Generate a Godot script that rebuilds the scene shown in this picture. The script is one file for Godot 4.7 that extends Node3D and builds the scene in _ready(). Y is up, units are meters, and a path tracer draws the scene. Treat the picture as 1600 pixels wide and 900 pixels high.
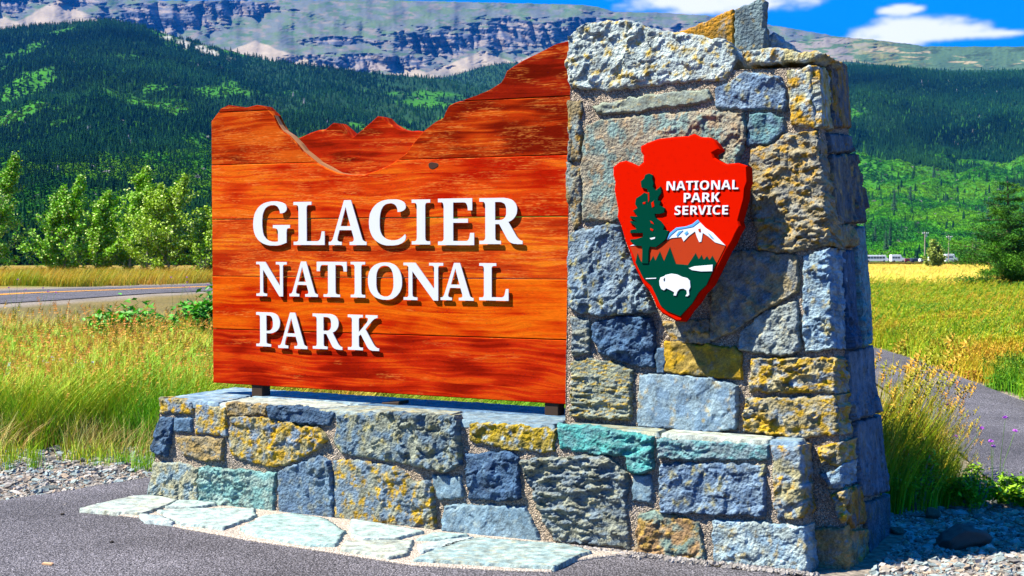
extends Node3D
# A carved wooden park sign between a low rubble plinth and a battered stone pillar, with meadow, forest slopes and a cliffed ridge behind.

const UP := Vector3.UP
const SIGN_AT := Vector3(-2.2399, 0, -8.2293)
const SIGN_TURN := -27.1
const LEDGE := 0.615

var mats := {}
var rng := RandomNumberGenerator.new()
var n_big := noise(3, 6.0, 3)
var n_ridge := noise(5, 11.0, 3, true)
var n_fine := noise(8, 55.0, 2)
var n_patch := noise(11, 9.0, 4)
var n_cell := cells(13, 17.0, FastNoiseLite.RETURN_CELL_VALUE)
var n_cell2 := cells(17, 34.0, FastNoiseLite.RETURN_DISTANCE)
var n_crack := cells(47, 7.0, FastNoiseLite.RETURN_DISTANCE2_SUB)
var n_grain := cells(19, 75.0, FastNoiseLite.RETURN_DISTANCE)
var n_land := noise(23, 1.0, 4)
var n_rl := noise(29, 1.0, 3, true)
var n_gully := noise(37, 1.0, 2)
var stones := 0

func noise(s: int, f: float, oct := 3, ridged := false) -> FastNoiseLite:
	var n := FastNoiseLite.new()
	n.noise_type = FastNoiseLite.TYPE_SIMPLEX_SMOOTH
	n.seed = s
	n.frequency = f
	n.fractal_type = FastNoiseLite.FRACTAL_RIDGED if ridged else FastNoiseLite.FRACTAL_FBM
	n.fractal_octaves = oct
	return n

func cells(s: int, f: float, what: int) -> FastNoiseLite:
	var n := FastNoiseLite.new()
	n.noise_type = FastNoiseLite.TYPE_CELLULAR
	n.seed = s
	n.frequency = f
	n.cellular_return_type = what
	n.fractal_type = FastNoiseLite.FRACTAL_NONE
	n.domain_warp_enabled = true
	n.domain_warp_amplitude = 0.25 / f
	n.domain_warp_frequency = f * 0.7
	return n

# ---------------------------------------------------------------- scene order
func _ready() -> void:
	rng.seed = 7
	set_camera_and_light()
	make_materials()
	make_ground()
	make_far_land()
	make_plinth()
	make_pillar()
	make_sign()
	make_emblem()
	make_apron()
	make_trees()
	make_field_things()
	make_grass()
	make_stones_on_ground()

func set_camera_and_light() -> void:
	var cam := Camera3D.new()
	cam.name = "camera"
	add_child(cam)
	cam.position = Vector3(0, 1.6, 0)
	cam.rotation = Vector3(-atan(75.0 / 2100.0), 0, 0)
	var lens := CameraAttributesPhysical.new()
	lens.frustum_focal_length = 56.0
	lens.exposure_aperture = 15.0
	lens.frustum_focus_distance = 7.0
	lens.frustum_near = 0.1
	lens.frustum_far = 20000.0
	cam.attributes = lens
	cam.fov = rad_to_deg(2.0 * atan(450.0 / 2100.0))
	cam.far = 20000.0
	cam.current = true
	var sun := DirectionalLight3D.new()
	sun.name = "sun"
	add_child(sun)
	# its rays run along the sign to the right, down, and a little towards the panel
	var ray := sign_dir(Vector3(0.56, -1.0, -0.46))
	sun.look_at_from_position(Vector3.ZERO, ray, Vector3(0, 0, 1))
	sun.light_color = Color(1.0, 0.965, 0.9)
	sun.light_energy = 1.6
	sun.light_angular_distance = 0.5
	sun.shadow_enabled = true
	var env := Environment.new()
	env.background_mode = Environment.BG_SKY
	env.tonemap_mode = Environment.TONE_MAPPER_LINEAR
	env.tonemap_exposure = EXPOSURE
	env.sdfgi_enabled = true
	env.ssao_enabled = true
	env.ssil_enabled = true
	env.fog_enabled = true
	env.fog_density = FOG
	env.fog_light_color = Color(0.12, 0.55, 1.0)
	var sky := ProceduralSkyMaterial.new()
	sky.sky_top_color = Color(0.0, 0.345, 0.64)
	sky.sky_horizon_color = Color(0.0, 0.38, 0.65)
	sky.sky_curve = 0.12
	sky.ground_bottom_color = Color(0.25, 0.28, 0.2)
	sky.ground_horizon_color = Color(0.3, 0.4, 0.4)
	sky.sun_angle_max = 3.0
	sky.sky_cover = cloud_cover()
	sky.sky_cover_modulate = Color.WHITE
	env.sky = Sky.new()
	env.sky.sky_material = sky
	var we := WorldEnvironment.new()
	we.name = "world_environment"
	we.environment = env
	add_child(we)

const EXPOSURE := 2.95
const FOG := 0.00003

func sign_dir(v: Vector3) -> Vector3:
	return Basis(UP, deg_to_rad(SIGN_TURN)) * v

# lens-shaped fair-weather clouds all round the sky, two of them above the ridge
func cloud_cover() -> ImageTexture:
	var w := 4096
	var h := 2048
	var data := PackedByteArray()
	data.resize(w * h * 4)
	var c := Color(0.40, 0.30, 0.07).linear_to_srgb()
	var n := noise(41, 1.0, 5)
	# azimuth from straight ahead, elevation, half width, rise above, drop below (degrees)
	var list := [[8.7, 10.6, 5.4, 2.6, 1.35], [8.0, 9.75, 1.5, 0.6, 0.35], [16.7, 8.35, 2.9, 0.8, 0.42], [19.3, 8.2, 1.9, 0.18, 0.16], [16.1, 9.3, 1.1, 0.24, 0.2], [15.2, 8.05, 2.4, 0.35, 0.3]]
	var r := RandomNumberGenerator.new()
	r.seed = 99
	for i in 13:
		var az := 44.0 + i * 22.0 + r.randf_range(-4, 4)
		list.append([az, r.randf_range(9, 40), r.randf_range(5, 11), r.randf_range(0.8, 2.0), r.randf_range(0.4, 1.0)])
	for q in list:
		var ce := cos(deg_to_rad(q[1]))
		var x0 := int((q[0] - q[2] * 1.5 / ce) / 360.0 * w)
		var x1 := int((q[0] + q[2] * 1.5 / ce) / 360.0 * w)
		var y0 := int((90.0 - q[1] - q[3] * 1.6) / 180.0 * h)
		var y1 := int((90.0 - q[1] + q[4] * 1.6) / 180.0 * h)
		for y in range(maxi(y0, 0), y1):
			for x in range(x0, x1):
				var az: float = x * 360.0 / w
				var el := 90.0 - y * 180.0 / h
				var dx: float = (az - q[0]) * ce / q[2]
				var dy: float = (el - q[1]) / (q[3] if el > q[1] else q[4])
				var e: float = 1.0 - dx * dx - dy * dy + 0.42 * n.get_noise_2d(az * 0.4, el * 1.8) + 0.10 * n.get_noise_2d(az * 2.0 + 50, el * 6.0)
				var a := smoothstep(0.02, 0.62, e) * 0.97
				if a > 0.0:
					var k := (y * w + posmod(x, w)) * 4
					data[k] = int(c.r * 255)
					data[k + 1] = int(c.g * 255)
					data[k + 2] = int(c.b * 255)
					data[k + 3] = maxi(data[k + 3], int(a * 255))
	return ImageTexture.create_from_image(Image.create_from_data(w, h, false, Image.FORMAT_RGBA8, data))

# ---------------------------------------------------------------- materials
func mat(called: String, c: Color, rough := 0.85, vc := false) -> StandardMaterial3D:
	var m := StandardMaterial3D.new()
	m.resource_name = called
	m.albedo_color = c.linear_to_srgb()
	m.roughness = rough
	m.metallic_specular = 0.35
	m.vertex_color_use_as_albedo = vc
	mats[called] = m
	return m

func grain_tex(s: int, size: int, f: float, lo: float, hi: float, oct := 4, cell := false) -> ImageTexture:
	var n := noise(s, f, oct)
	if cell:
		n.noise_type = FastNoiseLite.TYPE_CELLULAR
		n.cellular_return_type = FastNoiseLite.RETURN_DISTANCE
	var im := n.get_seamless_image(size, size)
	im.convert(Image.FORMAT_L8)
	var d := im.get_data()
	for i in d.size():
		d[i] = int(255.0 * lerpf(lo, hi, d[i] / 255.0))
	return ImageTexture.create_from_image(Image.create_from_data(size, size, false, Image.FORMAT_L8, d))

# even mineral grain: random specks, softened and wrapped round so that no seam shows
func specks(s: int, size: int, soft: int, lo: float, hi: float) -> ImageTexture:
	var r := RandomNumberGenerator.new()
	r.seed = s
	var a := PackedFloat32Array()
	a.resize(size * size)
	for i in a.size():
		a[i] = r.randf()
	for turn in soft:
		var b := PackedFloat32Array()
		b.resize(size * size)
		for y in size:
			var row := y * size
			var next := ((y + 1) % size) * size
			for x in size:
				var x1 := (x + 1) % size
				b[row + x] = (a[row + x] + a[row + x1] + a[next + x] + a[next + x1]) * 0.25
		a = b
	var spread := 0.29 / pow(2.0, soft * 0.62)
	var d := PackedByteArray()
	d.resize(size * size)
	for i in a.size():
		d[i] = int(255.0 * lerpf(lo, hi, clampf((a[i] - 0.5) / spread * 0.27 + 0.5, 0.0, 1.0)))
	return ImageTexture.create_from_image(Image.create_from_data(size, size, false, Image.FORMAT_L8, d))

func triplanar(m: StandardMaterial3D, scale: float) -> void:
	m.uv1_triplanar = true
	m.uv1_scale = Vector3.ONE * scale
	m.uv1_triplanar_sharpness = 4.0

func make_materials() -> void:
	var rough_rock := grain_tex(3, 512, 0.02, 0.0, 1.0, 6)
	var speck := grain_tex(4, 512, 0.09, 0.62, 1.0, 4)
	var pits := grain_tex(5, 512, 0.06, 0.0, 1.0, 2, true)
	var m := mat("stone", Color.WHITE, 0.8, true)
	m.albedo_texture = speck
	m.heightmap_enabled = true
	m.heightmap_texture = rough_rock
	m.heightmap_scale = 0.8
	triplanar(m, 4.0)
	m = mat("smooth_stone", Color.WHITE, 0.7, true)
	m.albedo_texture = speck
	m.heightmap_enabled = true
	m.heightmap_texture = rough_rock
	m.heightmap_scale = 0.35
	triplanar(m, 3.0)
	var grit := specks(21, 384, 2, 0.0, 1.0)
	var sand := specks(22, 384, 2, 0.45, 1.0)
	m = mat("mortar", Color.WHITE, 0.95, true)
	m.albedo_texture = sand
	m.heightmap_enabled = true
	m.heightmap_texture = specks(23, 384, 3, 0.0, 1.0)
	m.heightmap_scale = 1.1
	triplanar(m, 1.5)
	m = mat("asphalt", Color(0.35, 0.335, 0.37), 0.9)
	m.albedo_texture = specks(24, 512, 2, 0.10, 1.0)
	m.heightmap_enabled = true
	m.heightmap_texture = grit
	m.heightmap_scale = 0.8
	m.uv1_world_triplanar = true
	triplanar(m, 1.0)
	m.detail_enabled = true
	m.detail_blend_mode = BaseMaterial3D.BLEND_MODE_MUL
	m.detail_uv_layer = BaseMaterial3D.DETAIL_UV_2
	m.detail_albedo = grain_tex(25, 256, 0.012, 0.72, 1.0, 4)
	m.uv2_triplanar = true
	m.uv2_world_triplanar = true
	m.uv2_scale = Vector3.ONE * 0.21
	m = mat("ground", Color.WHITE, 0.95, true)
	m.albedo_texture = grain_tex(9, 512, 0.05, 0.55, 1.0, 5)
	m.heightmap_enabled = true
	m.heightmap_texture = rough_rock
	m.heightmap_scale = 3.0
	m.uv1_world_triplanar = true
	triplanar(m, 0.6)
	m = mat("land", Color.WHITE, 0.95, true)
	m.metallic_specular = 0.1
	m = mat("leaf", Color.WHITE, 0.5, true)
	m.backlight_enabled = true
	m.backlight = Color(0.55, 0.62, 0.3)
	m = mat("grass", Color.WHITE, 0.6, true)
	m.backlight_enabled = true
	m.backlight = Color(0.6, 0.6, 0.35)
	m = mat("needle", Color.WHITE, 0.75, true)
	m.backlight_enabled = true
	m.backlight = Color(0.2, 0.24, 0.12)
	mat("far_leaf", Color.WHITE, 0.9, true).metallic_specular = 0.1
	mat("bark", Color(0.30, 0.27, 0.22), 0.9)
	mat("dark_bark", Color(0.10, 0.07, 0.05), 0.9)
	m = mat("white_paint", Color(0.48, 0.52, 0.55), 0.6)
	mat("letter_paint", Color(0.475, 0.505, 0.53), 0.6)
	m = mat("red_paint", Color(0.43, 0.005, 0.0), 0.6)
	mat("brown_paint", Color(0.30, 0.03, 0.008), 0.6)
	mat("green_paint", Color(0.0, 0.034, 0.020), 0.6)
	mat("sky_paint", Color(0.06, 0.26, 0.55), 0.6)
	mat("dark_paint", Color(0.01, 0.015, 0.015), 0.5)
	for k: String in ["red_paint", "brown_paint", "green_paint"]:
		mats[k].metallic_specular = 0.05
	mat("red_edge", Color(0.62, 0.03, 0.008), 0.6)
	mat("dark_wood", Color(0.035, 0.02, 0.012), 0.8)
	mat("line_paint", Color(0.62, 0.27, 0.01), 0.7)
	mat("steel", Color(0.3, 0.3, 0.32), 0.5)
	mat("vehicle_white", Color(0.75, 0.78, 0.8), 0.35)
	mat("vehicle_dark", Color(0.03, 0.04, 0.08), 0.3)
	mat("vehicle_red", Color(0.25, 0.03, 0.05), 0.3)
	mat("vehicle_glass", Color(0.05, 0.07, 0.09), 0.1)
	mat("tyre", Color(0.02, 0.02, 0.02), 0.9)
	mat("pole_wood", Color(0.30, 0.24, 0.18), 0.9)
	mat("petal", Color.WHITE, 0.7, true)

# ---------------------------------------------------------------- building helpers
func numbered(called: String) -> String:
	if not has_node(NodePath(called)):
		return called
	var i := 1
	while has_node(NodePath("%s_%03d" % [called, i])):
		i += 1
	return "%s_%03d" % [called, i]

func thing(called: String, label: String, category: String, at := Vector3.ZERO, turn := 0.0, group := "") -> Node3D:
	var o := Node3D.new()
	o.name = numbered(called)
	add_child(o)
	o.position = at
	o.rotation.y = turn
	tag(o, label, category, group)
	return o

func tag(o: Node3D, label: String, category := "", group := "", kind := "") -> void:
	if label:
		o.set_meta("label", label)
	if category:
		o.set_meta("category", category)
	if group:
		o.set_meta("group", group)
	if kind:
		o.set_meta("kind", kind)

func part(parent: Node3D, called: String, mesh: Mesh, m: Material, at := Vector3.ZERO) -> MeshInstance3D:
	var o := MeshInstance3D.new()
	o.mesh = mesh
	o.material_override = m
	o.position = at
	var nm := called
	var i := 1
	while parent.has_node(NodePath(nm)):
		nm = "%s_%03d" % [called, i]
		i += 1
	o.name = nm
	parent.add_child(o, true)
	return o

func pts(a: Array, s := 0.01) -> PackedVector2Array:
	var p := PackedVector2Array()
	for i in range(0, a.size(), 2):
		p.append(Vector2(a[i], a[i + 1]) * s)
	return p

func finish(v: PackedVector3Array, idx: PackedInt32Array, col := PackedColorArray(), uv := PackedVector2Array(), smooth := true) -> ArrayMesh:
	var a := []
	a.resize(Mesh.ARRAY_MAX)
	a[Mesh.ARRAY_VERTEX] = v
	if col.size():
		a[Mesh.ARRAY_COLOR] = col
	if uv.size():
		a[Mesh.ARRAY_TEX_UV] = uv
	if not smooth:
		var m0 := ArrayMesh.new()
		a[Mesh.ARRAY_INDEX] = idx
		m0.add_surface_from_arrays(Mesh.PRIMITIVE_TRIANGLES, a)
		return m0
	var nrm := PackedVector3Array()
	nrm.resize(v.size())
	for i in range(0, idx.size(), 3):
		var p0 := v[idx[i]]
		var f := (v[idx[i + 2]] - p0).cross(v[idx[i + 1]] - p0)
		nrm[idx[i]] += f
		nrm[idx[i + 1]] += f
		nrm[idx[i + 2]] += f
	for i in nrm.size():
		nrm[i] = nrm[i].normalized() if nrm[i].length_squared() > 1e-20 else UP
	a[Mesh.ARRAY_NORMAL] = nrm
	a[Mesh.ARRAY_INDEX] = idx
	var m := ArrayMesh.new()
	m.add_surface_from_arrays(Mesh.PRIMITIVE_TRIANGLES, a)
	return m

func c3(a: Array) -> Color:
	return Color(a[0], a[1], a[2])

# ---------------------------------------------------------------- stones
# base, second tone, stain, share of stain, roughness (m), bedding (1 none, 4 layered)
const LOOKS := {
	"ochre_blue": [[0.36, 0.30, 0.18], [0.22, 0.27, 0.36], [0.50, 0.30, 0.05], 0.46, 0.010, 1.0],
	"ochre_blue2": [[0.30, 0.29, 0.24], [0.20, 0.25, 0.33], [0.52, 0.31, 0.04], 0.36, 0.012, 1.0],
	"navy": [[0.08, 0.125, 0.21], [0.05, 0.085, 0.15], [0.16, 0.19, 0.24], 0.12, 0.013, 1.2],
	"navyrug": [[0.075, 0.125, 0.22], [0.05, 0.085, 0.16], [0.14, 0.20, 0.30], 0.25, 0.018, 1.0],
	"slate": [[0.15, 0.22, 0.33], [0.11, 0.17, 0.27], [0.2, 0.24, 0.28], 0.2, 0.005, 1.0],
	"slate_teal": [[0.16, 0.27, 0.30], [0.14, 0.20, 0.28], [0.3, 0.28, 0.2], 0.15, 0.008, 1.0],
	"tan": [[0.40, 0.27, 0.13], [0.30, 0.23, 0.15], [0.24, 0.25, 0.27], 0.22, 0.008, 1.5],
	"tan_rug": [[0.36, 0.29, 0.20], [0.26, 0.24, 0.22], [0.42, 0.24, 0.06], 0.38, 0.020, 1.6],
	"greyrug": [[0.27, 0.27, 0.23], [0.14, 0.19, 0.26], [0.40, 0.33, 0.16], 0.2, 0.022, 1.0],
	"greylay": [[0.29, 0.28, 0.24], [0.19, 0.22, 0.26], [0.38, 0.33, 0.22], 0.2, 0.020, 2.6],
	"ochre": [[0.40, 0.27, 0.05], [0.30, 0.22, 0.07], [0.35, 0.42, 0.52], 0.2, 0.011, 1.0],
	"ochre_pale": [[0.36, 0.31, 0.20], [0.25, 0.30, 0.38], [0.50, 0.28, 0.05], 0.3, 0.011, 1.0],
	"ochre_gold": [[0.48, 0.29, 0.05], [0.38, 0.31, 0.20], [0.25, 0.28, 0.34], 0.35, 0.020, 1.5],
	"ochre_flat": [[0.48, 0.28, 0.03], [0.33, 0.22, 0.07], [0.2, 0.2, 0.18], 0.15, 0.006, 1.0],
	"ochre_white": [[0.52, 0.44, 0.26], [0.38, 0.42, 0.46], [0.52, 0.29, 0.05], 0.38, 0.010, 0.8],
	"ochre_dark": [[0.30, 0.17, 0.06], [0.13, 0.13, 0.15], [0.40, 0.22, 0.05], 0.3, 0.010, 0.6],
	"pale": [[0.24, 0.31, 0.38], [0.19, 0.26, 0.34], [0.30, 0.34, 0.36], 0.25, 0.004, 1.0],
	"pale_blue": [[0.32, 0.39, 0.46], [0.21, 0.28, 0.38], [0.44, 0.36, 0.24], 0.16, 0.005, 0.8],
	"pale_tan": [[0.36, 0.34, 0.27], [0.25, 0.31, 0.36], [0.42, 0.35, 0.22], 0.3, 0.012, 1.0],
	"palewhite": [[0.44, 0.48, 0.50], [0.28, 0.36, 0.46], [0.44, 0.34, 0.20], 0.2, 0.010, 1.0],
	"blue": [[0.17, 0.23, 0.32], [0.12, 0.17, 0.26], [0.26, 0.27, 0.26], 0.25, 0.013, 0.8],
	"blue2": [[0.24, 0.30, 0.40], [0.13, 0.18, 0.28], [0.40, 0.34, 0.18], 0.22, 0.014, 0.9],
	"blue_pale": [[0.26, 0.31, 0.38], [0.16, 0.21, 0.29], [0.42, 0.34, 0.14], 0.24, 0.022, 0.8],
	"blue_white": [[0.36, 0.43, 0.50], [0.18, 0.25, 0.36], [0.42, 0.34, 0.18], 0.22, 0.018, 1.3],
	"blue_tan": [[0.26, 0.25, 0.24], [0.36, 0.28, 0.18], [0.18, 0.21, 0.26], 0.3, 0.012, 1.0],
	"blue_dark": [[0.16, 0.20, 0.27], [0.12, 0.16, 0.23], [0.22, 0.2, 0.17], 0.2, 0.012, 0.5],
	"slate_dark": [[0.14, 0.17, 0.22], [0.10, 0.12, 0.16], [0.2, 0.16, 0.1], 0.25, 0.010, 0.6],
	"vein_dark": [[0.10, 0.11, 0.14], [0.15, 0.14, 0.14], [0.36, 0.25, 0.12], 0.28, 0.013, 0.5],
	"grey_pale": [[0.34, 0.35, 0.34], [0.26, 0.28, 0.30], [0.42, 0.36, 0.26], 0.2, 0.012, 0.9],
	"grey_green": [[0.31, 0.32, 0.26], [0.25, 0.27, 0.25], [0.36, 0.28, 0.16], 0.2, 0.006, 2.0],
	"layered_ochre": [[0.32, 0.31, 0.23], [0.25, 0.27, 0.26], [0.52, 0.32, 0.05], 0.3, 0.016, 4.5],
	"teal": [[0.23, 0.37, 0.37], [0.30, 0.37, 0.35], [0.14, 0.26, 0.28], 0.25, 0.014, 1.3],
	"teal_vivid": [[0.11, 0.33, 0.33], [0.13, 0.26, 0.28], [0.26, 0.46, 0.46], 0.2, 0.014, 2.0],
	"tealgrey": [[0.17, 0.31, 0.34], [0.24, 0.30, 0.33], [0.15, 0.16, 0.19], 0.22, 0.010, 2.2],
	"teal_pink": [[0.33, 0.28, 0.225], [0.22, 0.285, 0.28], [0.38, 0.27, 0.185], 0.3, 0.011, 0.9],
	"brown": [[0.36, 0.22, 0.13], [0.20, 0.25, 0.23], [0.46, 0.28, 0.10], 0.3, 0.016, 1.0],
	"brown_thin": [[0.24, 0.18, 0.11], [0.21, 0.24, 0.25], [0.32, 0.18, 0.05], 0.3, 0.010, 0.6],
	"white_rock": [[0.53, 0.55, 0.55], [0.40, 0.43, 0.45], [0.50, 0.34, 0.10], 0.30, 0.017, 1.1],
	"ochre_slab": [[0.46, 0.22, 0.03], [0.30, 0.17, 0.05], [0.26, 0.27, 0.29], 0.22, 0.010, 1.0],
	"peak_grey": [[0.19, 0.235, 0.26], [0.13, 0.165, 0.20], [0.34, 0.24, 0.10], 0.22, 0.010, 0.8],
	"cream": [[0.496, 0.487, 0.445], [0.429, 0.445, 0.429], [0.464, 0.413, 0.298], 0.2, 0.0022, 1.0],
	"cream_yellow": [[0.383, 0.363, 0.29], [0.29, 0.323, 0.33], [0.396, 0.277, 0.066], 0.16, 0.004, 1.0],
	"flag_teal": [[0.425, 0.485, 0.478], [0.477, 0.514, 0.506], [0.503, 0.495, 0.464], 0.15, 0.0022, 1.0],
	"flag_aqua": [[0.389, 0.477, 0.472], [0.427, 0.499, 0.492], [0.512, 0.505, 0.472], 0.1, 0.0022, 1.0],
	"flag_blue": [[0.441, 0.48, 0.506], [0.474, 0.499, 0.507], [0.503, 0.495, 0.464], 0.15, 0.0022, 1.0],
	"flag_pale": [[0.403, 0.443, 0.435], [0.306, 0.378, 0.403], [0.467, 0.419, 0.322], 0.22, 0.0022, 2.0],
}
const SMOOTH := ["pale", "pale_blue", "slate", "ochre_flat", "grey_green", "cream", "cream_yellow", "flag_teal", "flag_aqua", "flag_blue", "flag_pale"]

func edge_of(p: Vector2, poly: PackedVector2Array) -> Array:
	var best := 1e9
	var at := p
	for i in poly.size():
		var q := Geometry2D.get_closest_point_to_segment(p, poly[i], poly[(i + 1) % poly.size()])
		var d := p.distance_squared_to(q)
		if d < best:
			best = d
			at = q
	return [sqrt(best) * (1.0 if Geometry2D.is_point_in_polygon(p, poly) else -1.0), at]

func rock_colour(l: Array, q: Vector3) -> Color:
	var k := smoothstep(-0.22, 0.22, n_patch.get_noise_3d(q.x, q.y * l[5], q.z))
	var c := c3(l[0]).lerp(c3(l[1]), k)
	var t: float = 0.62 - l[3] * 1.25
	var s := n_patch.get_noise_3d(q.x * 1.6 + 31.0, q.y * 1.6 * l[5], q.z + 7.0) + 0.25 * n_fine.get_noise_3d(q.x, q.y, q.z)
	c = c.lerp(c3(l[2]), smoothstep(t - 0.24, t + 0.34, s + 0.35 * n_fine.get_noise_3d(q.x * 0.6, q.y * 0.6 * l[5], q.z + 9.0)))
	c *= 1.0 + 0.55 * n_fine.get_noise_3d(q.x * 1.7, q.y * 1.7 * l[5], q.z + 3.0) + 0.60 * n_big.get_noise_3d(q.x * 2.0, q.y * 2.0, q.z)
	c = Color(c.r * 0.90, c.g * 1.00, c.b * 0.96)
	var grey := (c.r + c.g + c.b) / 3.0
	return Color(maxf(0.01, lerpf(grey, c.r, 1.22)), maxf(0.01, lerpf(grey, c.g, 1.22)), maxf(0.01, lerpf(grey, c.b, 1.22)))

func rock_height(l: Array, q: Vector3) -> float:
	var a: float = l[4]
	var y: float = q.y * l[5]
	var h := n_big.get_noise_3d(q.x, y * 0.8, q.z) * a * 0.9
	h += (n_ridge.get_noise_3d(q.x * 0.9, y, q.z) - 0.2) * a * 0.42
	h += n_cell.get_noise_3d(q.x, y, q.z) * a * 0.85
	h += n_cell2.get_noise_3d(q.x * 0.9, y, q.z) * a * 0.36
	h += n_fine.get_noise_3d(q.x * 1.3, y * 1.3, q.z) * a * 0.20
	var split := n_crack.get_noise_3d(q.x * 0.8 + y * 0.35, y * 1.2, q.z) + 1.0
	h -= (1.0 - smoothstep(0.0, 0.09, split)) * a * 0.75
	return h

# one rubble stone: a rough face on a frame (x along the wall, y up it, z out of it), rounded at its edges; deep stones turn a corner
func stone(parent: Node3D, frame: Transform3D, look: String, bulge: float, deep: float, outline: Array, called := "stone", step := 0.0068) -> MeshInstance3D:
	stones += 1
	var l: Array = LOOKS[look]
	var poly := pts(outline)
	var grown := Geometry2D.offset_polygon(poly, (0.0125 if bulge > 1.0 else 0.02) if deep == 0.0 else 0.004, Geometry2D.JOIN_MITER)
	if grown.size() == 1:
		poly = grown[0]
	var mid := Vector2.ZERO
	var lo := poly[0]
	var hi := poly[0]
	for p in poly:
		mid += p / poly.size()
		lo = lo.min(p)
		hi = hi.max(p)
	lo -= Vector2.ONE * step * 1.5
	hi += Vector2.ONE * step * 1.5
	var nx := int(ceil((hi.x - lo.x) / step)) + 1
	var ny := int(ceil((hi.y - lo.y) / step)) + 1
	var off := Vector3(stones * 3.7, stones * 1.9, stones * 5.3)
	var high := bulge * 0.0088
	var tilt := Vector2(rng.randf_range(-0.09, 0.09), rng.randf_range(-0.10, 0.06))
	if bulge < 2.0:
		tilt *= 0.06
	# split faces: the stone's front is the lower envelope of a few tilted planes
	var facets := []
	for i in 8:
		var c := Vector2(rng.randf_range(lo.x, hi.x), rng.randf_range(lo.y, hi.y)) - mid
		var g := Vector2.from_angle(rng.randf() * TAU) * rng.randf_range(0.08, 0.60) * clampf(l[4] / 0.013, 0.12, 1.3)
		facets.append(Vector3(g.x, g.y, rng.randf_range(0.0, 1.1) * l[4] - g.dot(c) * 0.55))
	var round_off := 0.004 + 0.10 * high
	var v := PackedVector3Array()
	var col := PackedColorArray()
	var inside := PackedByteArray()
	var id := PackedInt32Array()
	inside.resize(nx * ny)
	id.resize(nx * ny)
	id.fill(-1)
	var sds := PackedFloat32Array()
	sds.resize(nx * ny)
	var ats := PackedVector2Array()
	ats.resize(nx * ny)
	for j in ny:
		for i in nx:
			var p := lo + Vector2(i, j) * step
			var wob := Vector2(n_big.get_noise_3d(p.x * 2.4, p.y * 2.4, off.z), n_big.get_noise_3d(p.x * 2.4 + 9.0, p.y * 2.4, off.x)) * 0.014
			wob += Vector2(n_fine.get_noise_3d(p.x, p.y, off.z), n_fine.get_noise_3d(p.x + 5.0, p.y, off.z)) * 0.003
			var e := edge_of(p + wob, poly)
			var k := j * nx + i
			sds[k] = e[0]
			ats[k] = e[1] - wob
			inside[k] = 1 if e[0] > 0.0 else 0
	var idx := PackedInt32Array()
	var rim := {}
	for j in ny - 1:
		for i in nx - 1:
			var q := [j * nx + i, (j + 1) * nx + i, (j + 1) * nx + i + 1, j * nx + i + 1]
			if inside[q[0]] + inside[q[1]] + inside[q[2]] + inside[q[3]] == 0:
				continue
			for k: int in q:
				if id[k] >= 0:
					continue
				id[k] = v.size()
				var p := lo + Vector2(k % nx, k / nx) * step
				var sd := maxf(sds[k], 0.0)
				if sds[k] <= 0.0:
					p = ats[k]
				var t := clampf(sd / round_off, 0.0, 1.0)
				var prof := sqrt(1.0 - (1.0 - t) * (1.0 - t))
				var w := Vector3(p.x, p.y, 0.0) + off
				var z := -0.022 * (1.0 - prof) * (0.0 if deep > 0.0 else 1.0)
				var facet := 1.0
				for g: Vector3 in facets:
					facet = minf(facet, g.z + g.x * (p.x - mid.x) + g.y * (p.y - mid.y))
				facet = clampf(facet, -high * 0.42, 0.02)
				z += prof * (high * 0.85 + tilt.dot(p - mid) + facet) + rock_height(l, w) * (0.25 + 0.75 * t)
				z = maxf(z, 0.011 * smoothstep(0.0, 0.7, t) - 0.02 * (1.0 - t))
				if deep == 0.0 and sds[k] <= 0.0:
					z = -0.03
				v.append(Vector3(p.x - mid.x, p.y - mid.y, z))
				col.append(rock_colour(l, w))
			idx.append_array([id[q[0]], id[q[1]], id[q[2]], id[q[0]], id[q[2]], id[q[3]]])
			for s in 4:
				var a: int = id[q[s]]
				var b: int = id[q[(s + 1) % 4]]
				if rim.has(b * 1000000 + a):
					rim.erase(b * 1000000 + a)
				else:
					rim[a * 1000000 + b] = true
	if deep > 0.0:
		var rows := int(ceil(deep / 0.02))
		var down := {}
		for e: int in rim:
			for a: int in [e / 1000000, e % 1000000]:
				if down.has(a):
					continue
				var ring := PackedInt32Array([a])
				var p := v[a]
				var out := Vector2(p.x, p.y).normalized()
				for r in range(1, rows + 1):
					ring.append(v.size())
					var w := Vector3(p.x + mid.x, p.y + mid.y, 0.0) + off
					w.z -= r * 0.02
					var bump := rock_height(l, Vector3(w.z, w.y, w.x)) * 0.6 * minf(1.0, r / 2.0)
					v.append(Vector3(p.x + out.x * bump, p.y + out.y * bump * 0.5, p.z - deep * r / rows))
					col.append(rock_colour(l, w))
				down[a] = ring
		for e: int in rim:
			var ra: PackedInt32Array = down[e / 1000000]
			var rb: PackedInt32Array = down[e % 1000000]
			for r in rows:
				idx.append_array([ra[r], rb[r + 1], rb[r], ra[r], ra[r + 1], rb[r + 1]])
	var m: Material = mats.smooth_stone if look in SMOOTH else mats.stone
	var o := part(parent, called, finish(v, idx, col), m)
	o.transform = frame * Transform3D(Basis(), Vector3(mid.x, mid.y, 0))
	return o

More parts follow.
